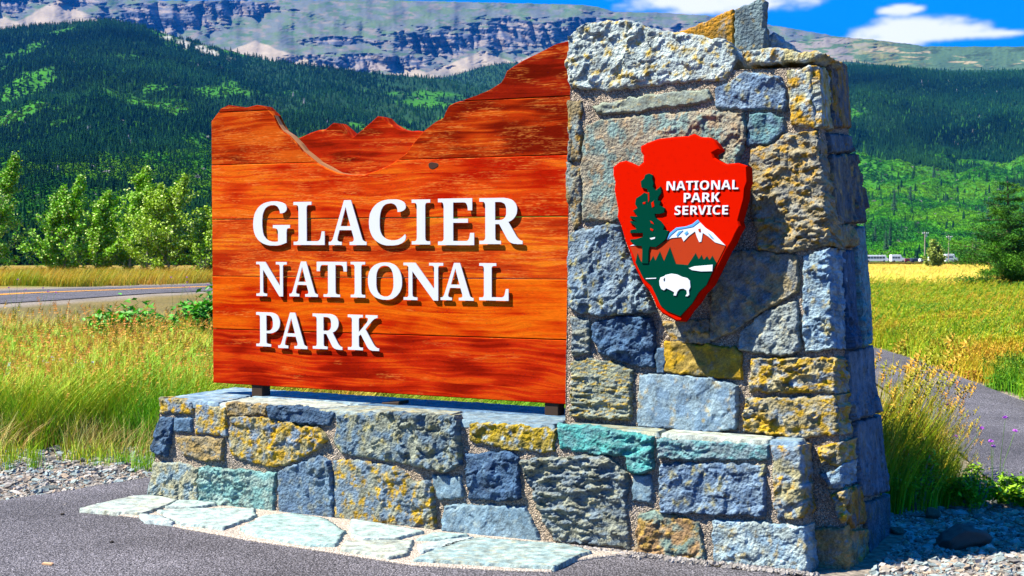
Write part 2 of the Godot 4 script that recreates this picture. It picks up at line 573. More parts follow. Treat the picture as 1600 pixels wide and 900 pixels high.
# a rough sheet between four corners (low left, low right, top right, top left, seen from outside)
func rough_sheet(v: PackedVector3Array, idx: PackedInt32Array, col: PackedColorArray, a: Vector3, b: Vector3, c: Vector3, d: Vector3, step: float, amp: float) -> void:
	var nx := maxi(1, int(maxf(a.distance_to(b), d.distance_to(c)) / step))
	var ny := maxi(1, int(maxf(a.distance_to(d), b.distance_to(c)) / step))
	var out := (d - a).cross(b - a).normalized() * -1.0
	var first := v.size()
	for j in ny + 1:
		for i in nx + 1:
			var s := float(i) / nx
			var t := float(j) / ny
			var p := a.lerp(b, s).lerp(d.lerp(c, s), t)
			var fade := minf(1.0, 8.0 * minf(minf(s, 1.0 - s), minf(t, 1.0 - t)) + 0.3)
			var h := (0.5 - n_grain.get_noise_3dv(p)) * 0.6 + n_fine.get_noise_3dv(p * 1.5) * 0.4 + n_big.get_noise_3dv(p * 1.3) * 0.8 - 1.2
			v.append(p + out * h * amp * fade)
			var k := 1.0 + 0.22 * n_fine.get_noise_3dv(p * 2.2) + 0.2 * n_big.get_noise_3dv(p)
			var warm := clampf(0.5 + n_patch.get_noise_3dv(p * 0.7) * 1.2, 0.0, 1.0)
			col.append(Color(0.60, 0.49, 0.36).lerp(Color(0.48, 0.42, 0.35), warm) * k)
	for j in ny:
		for i in nx:
			var k := first + j * (nx + 1) + i
			idx.append_array([k, k + nx + 1, k + nx + 2, k, k + nx + 2, k + 1])

# eight corners: bottom front left, front right, back right, back left, then the same on top
func rough_block(parent: Node3D, called: String, c: Array, step: float, amp: float) -> void:
	var v := PackedVector3Array()
	var idx := PackedInt32Array()
	var col := PackedColorArray()
	rough_sheet(v, idx, col, c[0], c[1], c[5], c[4], step, amp)
	rough_sheet(v, idx, col, c[1], c[2], c[6], c[5], step * 1.5, amp)
	rough_sheet(v, idx, col, c[2], c[3], c[7], c[6], step * 6.0, amp)
	rough_sheet(v, idx, col, c[3], c[0], c[4], c[7], step * 2.0, amp)
	rough_sheet(v, idx, col, c[4], c[5], c[6], c[7], step * 1.5, amp)
	part(parent, called, finish(v, idx, col), mats.mortar)

func sign_part(called: String, label: String, category: String) -> Node3D:
	return thing(called, label, category, SIGN_AT, deg_to_rad(SIGN_TURN))

func leaning(off: float, batter: float) -> Transform3D:
	var b := deg_to_rad(batter)
	return Transform3D(Basis(Vector3(1, 0, 0), Vector3(0, cos(b), -sin(b)), Vector3(0, sin(b), cos(b))), Vector3(0, 0, off))

func make_plinth() -> void:
	var plinth := sign_part("stone_plinth", "low long plinth of rough blue, teal and ochre stones under the wooden sign", "stone base")
	var t := tan(deg_to_rad(5.0)) * LEDGE
	rough_block(plinth, "mortar", [Vector3(0.005, -0.12, 0.01), Vector3(4.105, -0.12, 0.01), Vector3(4.105, -0.12, -0.80), Vector3(0.005, -0.12, -0.80),
		Vector3(0.055, LEDGE - 0.012, -t), Vector3(4.04, LEDGE - 0.012, -t), Vector3(4.04, LEDGE - 0.012, -0.78), Vector3(0.055, LEDGE - 0.012, -0.78)], 0.009, 0.011)
	var front := leaning(0, 5)
	stone(plinth, front, "ochre_blue", 3, 0.25, [6,63,30,62,31,55,6,54])
	stone(plinth, front, "navy", 4, 0.25, [6,51,17,51,16,37,13,27,-0,31,2,43])
	stone(plinth, front, "slate", 2.5, 0, [19,51,31,51,31,45,19,44])
	stone(plinth, front, "ochre_blue", 2.5, 0, [34,60,56,59,58,44,35,44])
	stone(plinth, front, "tan", 3.5, 0, [20,39,38,41,56,40,56,29,40,28,25,31])
	stone(plinth, front, "tan", 3, 0, [59,62,79,63,87,62,87,58,59,56])
	stone(plinth, front, "ochre_blue", 5, 0, [62,54,89,55,125,51,130,46,117,36,99,29,90,28,64,32,61,40])
	stone(plinth, front, "navy", 4, 0, [89,62,107,63,134,61,132,54,114,55,92,55])
	stone(plinth, front, "greyrug", 6, 0, [138,60,168,63,216,64,219,39,209,34,180,37,144,39,136,44])
	stone(plinth, front, "ochre", 4, 0, [224,60,249,61,275,60,274,50,249,49,225,52])
	stone(plinth, front, "navyrug", 5, 0, [222,44,249,47,253,44,255,24,251,22,225,21])
	stone(plinth, front, "pale", 2, 0, [202,30,219,31,220,21,206,19])
	stone(plinth, front, "blue", 4.5, 0, [98,25,126,35,133,34,136,20,137,2,100,1])
	stone(plinth, front, "ochre_blue2", 5, 0, [136,34,159,35,180,32,190,26,200,27,203,16,205,3,198,1,150,1,139,2])
	stone(plinth, front, "pale", 3, 0, [211,15,251,18,259,18,265,8,268,2,252,1,211,2])
	stone(plinth, front, "teal", 4, 0, [41,23,95,23,95,2,82,1,42,2])
	stone(plinth, front, "pale_tan", 4.5, 0.25, [3,23,26,25,38,22,40,2,28,1,-0,1])
	stone(plinth, front, "greylay", 6, 0, [257,43,305,49,315,41,316,21,318,4,303,4,278,3,270,14,265,25])
	stone(plinth, front, "teal_vivid", 4.5, 0, [276,63,294,63,329,60,329,45,323,42,318,43,316,50,289,51,278,52])
	stone(plinth, front, "tealgrey", 4, 0, [333,59,389,60,389,54,360,52,334,51])
	stone(plinth, front, "pale", 1.5, 0, [320,40,328,40,329,28,320,28])
	stone(plinth, front, "blue2", 5, 0, [334,46,347,48,387,50,388,27,357,25,335,24])
	stone(plinth, front, "brown", 4, 0, [324,21,332,23,354,20,356,12,358,-0,342,-3,323,1])
	stone(plinth, front, "palewhite", 4, 0.2, [362,22,390,23,408,23,412,-14,365,-16])
	stone(plinth, front, "ochre_pale", 4, 0.2, [391,60,405,61,407,27,395,26,393,32])
	# flat slabs that cap it, looked along from just above
	var top := Transform3D(Basis(Vector3(1, 0, 0), Vector3(0, 0, -1), Vector3(0, 1, 0)), Vector3(0, LEDGE - 0.002, 0))
	stone(plinth, top, "pale_blue", 1.6, 0, [6, 6, 50, 6.5, 46, 38, 30, 76, 6, 77], "cap_slab", 0.012)
	stone(plinth, top, "cream", 1.8, 0, [53, 6, 98, 7, 120, 6, 128, 30, 112, 40, 50, 36], "cap_slab", 0.012)
	stone(plinth, top, "cream_yellow", 1.8, 0, [124, 6, 190, 6.5, 206, 7, 200, 36, 132, 34], "cap_slab", 0.012)
	stone(plinth, top, "pale", 1.7, 0, [209, 6.5, 262, 6, 272, 8, 268, 40, 205, 36], "cap_slab", 0.012)
	stone(plinth, top, "pale_blue", 1.6, 0, [36, 76, 50, 40, 112, 43, 130, 37, 150, 76], "cap_slab", 0.014)
	stone(plinth, top, "slate", 1.6, 0, [153, 76, 134, 37, 200, 39, 268, 43, 270, 76], "cap_slab", 0.014)
	stone(plinth, top, "cream_yellow", 1.7, 0, [276, 7, 331, 6.5, 329, 22, 279, 23], "cap_slab", 0.012)
	stone(plinth, top, "cream", 1.7, 0, [334, 6, 388, 6, 387, 22, 333, 22], "cap_slab", 0.012)
	stone(plinth, top, "pale_blue", 1.4, 0, [390.5, 7, 403, 7, 402, 22, 390, 22], "cap_slab", 0.012)
	# the left end, seen from a step aside
	var end := Transform3D(Basis(Vector3(0, 0, 1), Vector3(0.081, 0.9967, 0), Vector3(-0.9967, 0.081, 0)), Vector3(0.0, 0, 0))
	stone(plinth, end, "greyrug", 3, 0, [-76, 2, -52, 2, -50, 30, -75, 29], "stone", 0.012)
	stone(plinth, end, "pale_tan", 3, 0, [-47, 2, -27, 2, -28, 27, -46, 28], "stone", 0.012)
	stone(plinth, end, "navy", 3, 0, [-74, 33, -55, 34, -54, 59, -74, 58], "stone", 0.012)
	stone(plinth, end, "tan", 3, 0, [-51, 33, -28, 32, -29, 59, -51, 58], "stone", 0.012)

func make_pillar() -> void:
	var pillar := sign_part("stone_pillar", "tall battered pillar of mixed rough stones with a pointed slab on top, right of the wooden sign", "stone pillar")
	var b := tan(deg_to_rad(4.0))
	rough_block(pillar, "mortar", [Vector3(2.72, -0.15, -0.20), Vector3(4.255, -0.15, -0.20), Vector3(4.255, -0.15, -1.06), Vector3(2.72, -0.15, -1.06),
		Vector3(2.68, 2.50, -0.20 - b * 2.5), Vector3(4.022, 2.46, -0.20 - b * 2.5), Vector3(4.022, 2.46, -0.99), Vector3(2.68, 2.50, -0.99)], 0.009, 0.014)
	var face := leaning(-0.2, 4)
	var k := atan(0.09)
	var flank := Transform3D(Basis(Vector3(0, 0, -1), Vector3(-sin(k), cos(k), 0), Vector3(cos(k), sin(k), 0)), Vector3(4.25, 0, 0))
	stone(pillar, face, "white_rock", 5, 0.5, [267,270,271,274,279,278,289,278,306,276,314,272,335,268,355,263,360,259,361,251,356,243,336,243,309,242,287,241,269,243,266,255])
	stone(pillar, face, "grey_green", 2.5, 0, [283,232,309,236,347,238,348,233,307,229,286,229])
	stone(pillar, face, "blue2", 4, 0, [351,238,361,242,366,245,384,242,387,236,387,226,379,227,352,229])
	stone(pillar, face, "ochre_white", 3, 0.4, [365,257,382,257,390,255,404,254,407,253,399,250,378,250,367,250])
	stone(pillar, face, "ochre_white", 3.5, 0.3, [388,245,400,247,403,217,391,218])
	stone(pillar, face, "teal_pink", 3, 0, [279,221,286,224,324,226,348,226,366,224,367,211,363,201,360,182,298,171,279,172,277,200])
	stone(pillar, face, "slate_teal", 3, 0, [370,224,379,224,387,221,387,215,379,210,369,209])
	stone(pillar, face, "tan_rug", 5, 0.3, [370,207,381,208,389,214,404,214,407,197,410,175,412,158,399,156,392,154,376,156,372,175])
	stone(pillar, face, "brown_thin", 3, 0.15, [267,236,275,235,276,204,269,203])
	stone(pillar, face, "brown_thin", 3, 0.15, [268,202,276,199,277,169,273,166,268,186])
	stone(pillar, face, "blue_pale", 6, 0.1, [271,164,293,169,300,168,304,154,313,141,321,123,304,121,291,120,276,122,271,125,270,152])
	stone(pillar, face, "navyrug", 5, 0, [286,115,302,119,318,119,321,110,321,95,308,95,290,101,286,108])
	stone(pillar, face, "greylay", 3, 0.1, [273,119,283,117,284,100,275,98,274,109])
	stone(pillar, face, "slate", 1.5, 0, [323,103,327,103,327,92,324,91])
	stone(pillar, face, "ochre_flat", 2.5, 0, [328,107,334,107,365,105,367,103,368,90,352,91,328,92])
	stone(pillar, face, "tan_rug", 2.5, 0, [326,117,351,119,351,108,332,108])
	stone(pillar, face, "blue_tan", 3.5, 0, [352,153,374,155,395,152,396,135,378,125,365,115,353,110])
	stone(pillar, face, "grey_pale", 3.5, 0, [368,113,380,123,396,129,397,105,389,103,368,105])
	stone(pillar, face, "blue_white", 4.5, 0.3, [399,152,412,156,414,121,415,107,401,105,399,129])
	stone(pillar, face, "layered_ochre", 3, 0.1, [274,94,286,97,302,94,309,91,309,66,293,65,275,66])
	stone(pillar, face, "pale_blue", 3, 0, [314,89,330,90,352,89,366,86,366,65,350,62,314,63])
	stone(pillar, face, "ochre_gold", 5, 0.3, [374,100,382,101,416,102,417,86,396,84,373,84])
	stone(pillar, face, "ochre_gold", 4, 0.3, [371,80,396,82,417,84,418,65,396,62,371,64])
	stone(pillar, face, "ochre_gold", 3, 0.3, [409,58,420,61,420,51,410,50])
	stone(pillar, face, "blue_white", 3, 0.3, [410,44,421,50,421,40,415,39])
	stone(pillar, face, "ochre_gold", 3, 0.3, [415,36,422,38,423,24,421,22])
	stone(pillar, face, "tan", 3, 0.3, [404,17,423,20,426,-3,427,-21,410,-23])
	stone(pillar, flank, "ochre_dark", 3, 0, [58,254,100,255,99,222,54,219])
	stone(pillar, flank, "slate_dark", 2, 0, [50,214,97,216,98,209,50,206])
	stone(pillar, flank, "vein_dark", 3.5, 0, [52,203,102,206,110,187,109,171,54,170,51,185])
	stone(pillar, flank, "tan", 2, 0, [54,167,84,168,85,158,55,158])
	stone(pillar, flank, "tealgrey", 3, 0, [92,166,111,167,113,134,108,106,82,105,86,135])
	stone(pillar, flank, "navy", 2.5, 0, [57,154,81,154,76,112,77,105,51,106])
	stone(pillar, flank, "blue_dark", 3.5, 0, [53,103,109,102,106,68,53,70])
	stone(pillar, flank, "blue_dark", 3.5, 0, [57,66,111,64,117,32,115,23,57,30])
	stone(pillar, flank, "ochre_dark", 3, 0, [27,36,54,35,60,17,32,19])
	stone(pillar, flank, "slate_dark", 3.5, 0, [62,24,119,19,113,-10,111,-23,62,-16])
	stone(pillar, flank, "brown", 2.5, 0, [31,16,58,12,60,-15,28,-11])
	# the slab set on edge like a peak, with the pale rock behind it
	var peak := Transform3D(Basis(), Vector3(0, 0, -0.68))
	stone(pillar, peak, "ochre_slab", 1.2, 0.07, [318, 272, 334, 278, 350, 283, 350, 250, 322, 250], "peak_slab")
	stone(pillar, peak, "peak_grey", 1.2, 0.07, [351, 283, 358, 285, 365, 287.5, 367, 286, 367, 250, 351, 250], "peak_slab")
	stone(pillar, Transform3D(Basis(), Vector3(0, 0, -0.80)), "palewhite", 4, 0.15, [362, 250, 364, 268, 368, 271, 373, 267, 381, 260, 384, 250], "cap_rock")
	stone(pillar, flank, "ochre_white", 3, 0, [38, 247, 56, 247, 56, 232, 54, 218, 36, 218])

# ---------------------------------------------------------------- wooden sign
func prism(poly: PackedVector2Array, z0: float, z1: float, chamfer: float, st := 0.0) -> ArrayMesh:
	if Geometry2D.is_polygon_clockwise(poly):
		poly.reverse()
	var spaced := PackedVector2Array()
	for i in poly.size():
		var gap := poly[i].distance_to(spaced[-1]) if spaced.size() else 1.0
		if gap > chamfer * 2.6 and (i < poly.size() - 1 or poly[i].distance_to(poly[0]) > chamfer * 2.6):
			spaced.append(poly[i])
	if spaced.size() > 3:
		poly = spaced
	var n := poly.size()
	var inner := PackedVector2Array()
	for i in n:
		var a := (poly[i] - poly[(i + n - 1) % n]).normalized()
		var b := (poly[(i + 1) % n] - poly[i]).normalized()
		var na := Vector2(-a.y, a.x)
		var nb := Vector2(-b.y, b.x)
		inner.append(poly[i] + (na + nb) / maxf(0.5, 1.0 + na.dot(nb)) * chamfer)
	var v := PackedVector3Array()
	var uv := PackedVector2Array()
	var idx := PackedInt32Array()
	var rings := [[poly, z0], [poly, z1 - chamfer], [inner, z1]]
	var tri := Geometry2D.triangulate_polygon(inner)
	if tri.is_empty():
		inner = poly
		rings[2][0] = poly
		tri = Geometry2D.triangulate_polygon(inner)
	for p in inner:
		v.append(Vector3(p.x, p.y, z1))
		uv.append(p)
	for i in range(0, tri.size(), 3):
		var p := inner[tri[i]]
		var w := (inner[tri[i + 1]] - p).cross(inner[tri[i + 2]] - p)
		idx.append_array([tri[i], tri[i + 2], tri[i + 1]] if w > 0 else [tri[i], tri[i + 1], tri[i + 2]])
	var base := v.size()
	for p in poly:
		v.append(Vector3(p.x, p.y, z0))
		uv.append(p)
	tri = Geometry2D.triangulate_polygon(poly)
	for i in range(0, tri.size(), 3):
		var p := poly[tri[i]]
		var w := (poly[tri[i + 1]] - p).cross(poly[tri[i + 2]] - p)
		idx.append_array([base + tri[i], base + tri[i + 1], base + tri[i + 2]] if w > 0 else [base + tri[i], base + tri[i + 2], base + tri[i + 1]])
	for r in 2:
		for i in n:
			var j := (i + 1) % n
			var k := v.size()
			for q in [[r, i], [r, j], [r + 1, j], [r + 1, i]]:
				var p: Vector2 = rings[q[0]][0][q[1]]
				v.append(Vector3(p.x, p.y, rings[q[0]][1]))
				uv.append(p + Vector2(0.0, rings[q[0]][1]))
			idx.append_array([k, k + 2, k + 1, k, k + 3, k + 2])
	# flat facets: each face has its own corners
	var fv := PackedVector3Array()
	var fu := PackedVector2Array()
	for i in idx:
		fv.append(v[i])
		fu.append(uv[i])
	var s := SurfaceTool.new()
	s.begin(Mesh.PRIMITIVE_TRIANGLES)
	s.set_smooth_group(-1)
	for i in fv.size():
		s.set_uv(fu[i])
		s.add_vertex(fv[i])
	s.generate_normals()
	return s.commit()

# stained cedar: long grain streaks, darker heartwood, worn scratches where the pale wood shows
func wood(s: int, base: Array, dark: Array, light: Array, worn: float, darkness: float, across := 0.0) -> StandardMaterial3D:
	var w := 1024
	var h := 176
	var streak := noise(s, 1.0, 4)
	var cloud := noise(s + 50, 1.0, 3)
	var scratch := noise(s + 90, 1.0, 2)
	var data := PackedByteArray()
	data.resize(w * h * 3)
	var cb := c3(base)
	var cd := c3(dark)
	var cl := c3(light)
	for y in h:
		var yy := float(y)
		for x in w:
			var bend := cloud.get_noise_2d(x * 0.0022, yy * 0.006) * 16.0
			var g := streak.get_noise_2d(x * 0.0022, (yy + bend) * 0.10)
			var g2 := streak.get_noise_2d(x * 0.011 + 300.0, (yy + bend) * 0.60)
			var g3 := scratch.get_noise_2d(x * 0.05 + 700.0, (yy + bend) * 1.1)
			var big := cloud.get_noise_2d(x * 0.0042 + 40.0, yy * 0.015)
			var c := cb.lerp(cd, smoothstep(-0.05, 0.6, 0.6 * g + 0.22 * g2 + big * 1.0 + darkness + across * (float(x) / w - 0.5)))
			c = c.lerp(cl, 0.8 * smoothstep(0.0, 0.45, -g - big * 1.0 - 0.06 - across * (float(x) / w - 0.5)))
			var patch := smoothstep(0.5 - worn * 1.4, 0.9 - worn, 0.5 + cloud.get_noise_2d(x * 0.006 + 90.0, yy * 0.02) * 1.2)
			var sc := scratch.get_noise_2d(x * 0.012, yy * 0.42) * 0.9 + 0.6 * scratch.get_noise_2d(x * 0.06, yy * 1.1 + 77.0)
			c = c.lerp(Color(0.58, 0.20, 0.035), 0.55 * patch * smoothstep(0.0, 0.7, sc))
			c *= 1.0 + 0.32 * g2 + 0.20 * g3
			c = c.clamp().linear_to_srgb()
			var k := (y * w + x) * 3
			data[k] = int(c.r * 255)
			data[k + 1] = int(c.g * 255)
			data[k + 2] = int(c.b * 255)
	var m := StandardMaterial3D.new()
	m.resource_name = "stained_wood"
	m.albedo_texture = ImageTexture.create_from_image(Image.create_from_data(w, h, false, Image.FORMAT_RGB8, data))
	m.roughness = 0.65
	m.metallic_specular = 0.05
	m.uv1_scale = Vector3(1.0 / 2.7, 1.0 / 0.47, 1)
	m.uv1_offset = Vector3(0, s * 0.137, 0)
	m.heightmap_enabled = true
	m.heightmap_texture = m.albedo_texture
	m.heightmap_scale = 0.12
	return m

var sign_board: Node3D

func band(poly: PackedVector2Array, y0a: float, y1a: float, y0b: float, y1b: float) -> Array:
	return Geometry2D.intersect_polygons(poly, PackedVector2Array([Vector2(0.0, y0a), Vector2(2.8, y0b), Vector2(2.8, y1b), Vector2(0.0, y1a)]))

func make_sign() -> void:
	sign_board = sign_part("wooden_sign", "big orange red plank sign with carved mountain skyline and raised white letters", "sign")
	var ridge := pts([16.5,234.8,24.3,242.5,30.4,244.6,44.4,242.4,52.8,243.6,58.2,242.6,65.0,236.8,68.4,230.8,71.3,227.1,77.0,223.8,83.2,218.1,87.0,214.1,92.7,210.1,98.3,206.1,104.4,203.2,112.2,200.3,120.5,199.0,131.9,198.8,140.9,201.2,147.6,203.3,154.3,206.5,160.9,210.8,165.2,215.9,169.6,220.5,173.0,223.4,177.4,226.2,180.8,228.2,185.9,230.2,187.2,233.5,189.7,237.0,193.9,238.6,198.1,239.5,207.7,242.0,216.3,244.8,223.3,248.4,225.3,251.1,226.9,254.6,232.1,257.5,237.3,260.0,244.1,262.5,251.1,265.2,257.0,267.6,264.7,268.8])
	var peaks := pts([71.2,220.1,83.2,223.6,89.4,225.7,95.1,227.0,99.8,227.2,105.4,230.9,108.2,230.7,113.8,226.7,119.7,221.9,125.7,225.5,132.0,229.8,137.5,233.7,141.0,232.8,145.5,228.9,152.1,225.6,159.6,223.9,165.3,224.0,172.6,223.0,188.8,218.8])
	var low := PackedVector2Array([Vector2(2.76, 2.70), Vector2(2.76, 0.692), Vector2(0.163, 0.692)])
	var outline := ridge.duplicate()
	outline.append_array(low)
	var woods := [
		wood(61, [0.319, 0.0136, 0.002], [0.16, 0.0048, 0.001], [0.42, 0.0496, 0.003], -0.3, 0.06, -0.15),
		wood(62, [0.437, 0.0544, 0.002], [0.302, 0.0112, 0.001], [0.487, 0.096, 0.003], -0.3, 0.0, -0.5),
		wood(63, [0.386, 0.0416, 0.004], [0.252, 0.0144, 0.002], [0.504, 0.128, 0.006], 0.30, -0.02, -0.1),
		wood(64, [0.412, 0.0368, 0.003], [0.269, 0.0072, 0.001], [0.487, 0.096, 0.005], 0.16, 0.0, 0.7),
		wood(65, [0.286, 0.0224, 0.002], [0.109, 0.0048, 0.001], [0.403, 0.068, 0.005], 0.24, 0.08, 0.8),
		wood(66, [0.176, 0.008, 0.002], [0.084, 0.004, 0.001], [0.286, 0.032, 0.003], 0.02, 0.0, 0.6)]
	var seams := [0.60, 1.035, 1.369, 1.73, 2.073, 2.405, 2.9]
	var seams_r := [0.60, 1.050, 1.383, 1.73, 2.067, 2.388, 2.9]
	for i in 6:
		for p: PackedVector2Array in band(outline, seams[i] + 0.0015, seams[i + 1] - 0.0015, seams_r[i] + 0.0015, seams_r[i + 1] - 0.0015):
			var o := part(sign_board, "plank", prism(p, -0.50, -0.42 + 0.0012 * (i % 2), 0.004), woods[i])
	# the lower range carved in the recess behind the front planks
	var back := peaks.duplicate()
	back.append_array([Vector2(1.95, 1.90), Vector2(0.50, 1.90)])
	var recess := wood(67, [0.27, 0.012, 0.002], [0.11, 0.005, 0.001], [0.36, 0.045, 0.005], 0.06, 0.05)
	part(sign_board, "carved_peaks", prism(back, -0.575, -0.475, 0.006), recess)
	# weathered bare wood along the cut edge of the valley
	var bare := mat("bare_wood", Color(0.27, 0.125, 0.05), 0.8)
	var edge := PackedVector2Array()
	var cut := PackedVector2Array()
	for i in range(6, 20):
		edge.append(ridge[i])
	for i in edge.size():
		var f := sin(PI * float(i) / (edge.size() - 1))
		cut.insert(0, edge[i] + Vector2(0.003, 0.009 + 0.010 * n_fine.get_noise_1d(i * 0.3)) * f + Vector2(0.012, 0.0) * f * (1.0 if i < 6 else 0.2))
	var strip := edge.duplicate()
	strip.append_array(cut)
	part(sign_board, "worn_edge", prism(strip, -0.47, -0.435, 0.004), bare)
	part(sign_board, "knot", knot_mesh(), mats.knot_wood if mats.has("knot_wood") else mat("knot_wood", Color(0.035, 0.010, 0.004), 0.8), Vector3(1.79, 2.03, -0.4205))
	for x: float in [0.46, 2.50]:
		part(sign_board, "post", prism(PackedVector2Array([Vector2(x, 0.60), Vector2(x + 0.085, 0.60), Vector2(x + 0.085, 0.70), Vector2(x, 0.70)]), -0.51, -0.43, 0.004), mats.dark_wood)
	part(sign_board, "wedge", prism(PackedVector2Array([Vector2(1.40, 0.60), Vector2(1.54, 0.60), Vector2(1.54, 0.645), Vector2(1.42, 0.632)]), -0.55, -0.44, 0.004), mats.dark_wood)
	letter("G", 0.504, 0.784, 1.566, 1.838)
	letter("L", 0.811, 1.040, 1.570, 1.832)
	letter("A", 1.070, 1.341, 1.570, 1.838)
	letter("C", 1.358, 1.614, 1.568, 1.838)
	letter("I", 1.654, 1.779, 1.574, 1.835)
	letter("E", 1.831, 2.068, 1.571, 1.838)
	letter("R", 2.102, 2.376, 1.577, 1.837)
	letter("N", 0.525, 0.758, 1.253, 1.465)
	letter("A", 0.777, 0.989, 1.255, 1.469)
	letter("T", 0.981, 1.199, 1.257, 1.469)
	letter("I", 1.227, 1.330, 1.258, 1.470)
	letter("O", 1.350, 1.586, 1.248, 1.468)
	letter("N", 1.597, 1.865, 1.250, 1.468)
	letter("A", 1.847, 2.064, 1.254, 1.469)
	letter("L", 2.101, 2.288, 1.258, 1.469)
	letter("P", 0.522, 0.704, 0.940, 1.152)
	letter("A", 0.690, 0.909, 0.935, 1.155)
	letter("R", 0.949, 1.165, 0.940, 1.154)
	letter("K", 1.205, 1.426, 0.943, 1.154)

func knot_mesh() -> ArrayMesh:
	var p := PackedVector2Array()
	for i in 22:
		var a := TAU * i / 22.0
		var r := 0.020 * (1.0 + 0.10 * sin(a * 3.0 + 1.0))
		p.append(Vector2(cos(a) * r * 1.7, sin(a) * r))
	return prism(p, -0.01, 0.0035, 0.002)

var serif: SystemFont
func glyph(f: SystemFont, ch: String) -> TextMesh:
	var t := TextMesh.new()
	t.text = ch
	t.font = f
	t.font_size = 96
	t.pixel_size = 0.01
	t.curve_step = 1.5
	t.depth = 0.1
	return t

func letter(ch: String, x0: float, x1: float, y0: float, y1: float) -> void:
	if serif == null:
		serif = SystemFont.new()
		serif.font_names = PackedStringArray(["Droid Serif"])
		serif.font_weight = 700
	var t := glyph(serif, ch)
	var b := t.get_aabb()
	var o := part(sign_board, "letter", t, mats.letter_paint)
	var s := Vector3((x1 - x0) / b.size.x, (y1 - y0) / b.size.y, 0.06)
	o.scale = s
	o.position = Vector3(x0 - b.position.x * s.x, y0 - b.position.y * s.y, -0.4055)

# ---------------------------------------------------------------- arrowhead emblem
var emblem: Node3D
const LAYER := {"board": [-0.085, 0.0], "mountain": [0.0, 0.003], "meadow": [0.0, 0.006], "snowcap": [0.0, 0.006], "snow_shade": [0.004, 0.0085], "lake": [0.004, 0.010],
	"stream": [0.004, 0.009], "snowfield": [0.0, 0.005], "bison": [0.004, 0.011], "bison_ear": [0.006, 0.013], "tree": [0.0, 0.011], "bark_gap": [0.006, 0.013]}

func plate(called: String, paint: String, outline: Array) -> void:
	var p := pts(outline)
	var z: Array = LAYER[called]
	var m: Material = {"red": mats.red_paint, "brown": mats.brown_paint, "green": mats.green_paint, "white": mats.white_paint, "skyblue": mats.sky_paint, "dark": mats.dark_paint}[paint]
	var o := part(emblem, called, prism(p, z[0], z[1], 0.008 if called == "board" else 0.001), m)
	o.transform = leaning(-0.012, 4)

func words(text: String, x0: float, x1: float, y0: float, y1: float) -> void:
	var sans := SystemFont.new()
	sans.font_names = PackedStringArray(["Droid Sans"])
	sans.font_weight = 700
	var line := glyph(sans, text)
	var b := line.get_aabb()
	var s := Vector3((x1 - x0) / b.size.x, (y1 - y0) / b.size.y, 0.07)
	var o := part(emblem, "lettering", line, mats.white_paint)
	var at := Vector3(x0 - b.position.x * s.x, y0 - b.position.y * s.y, 0.003)
	o.transform = leaning(-0.012, 4) * Transform3D(Basis.from_scale(s), at)

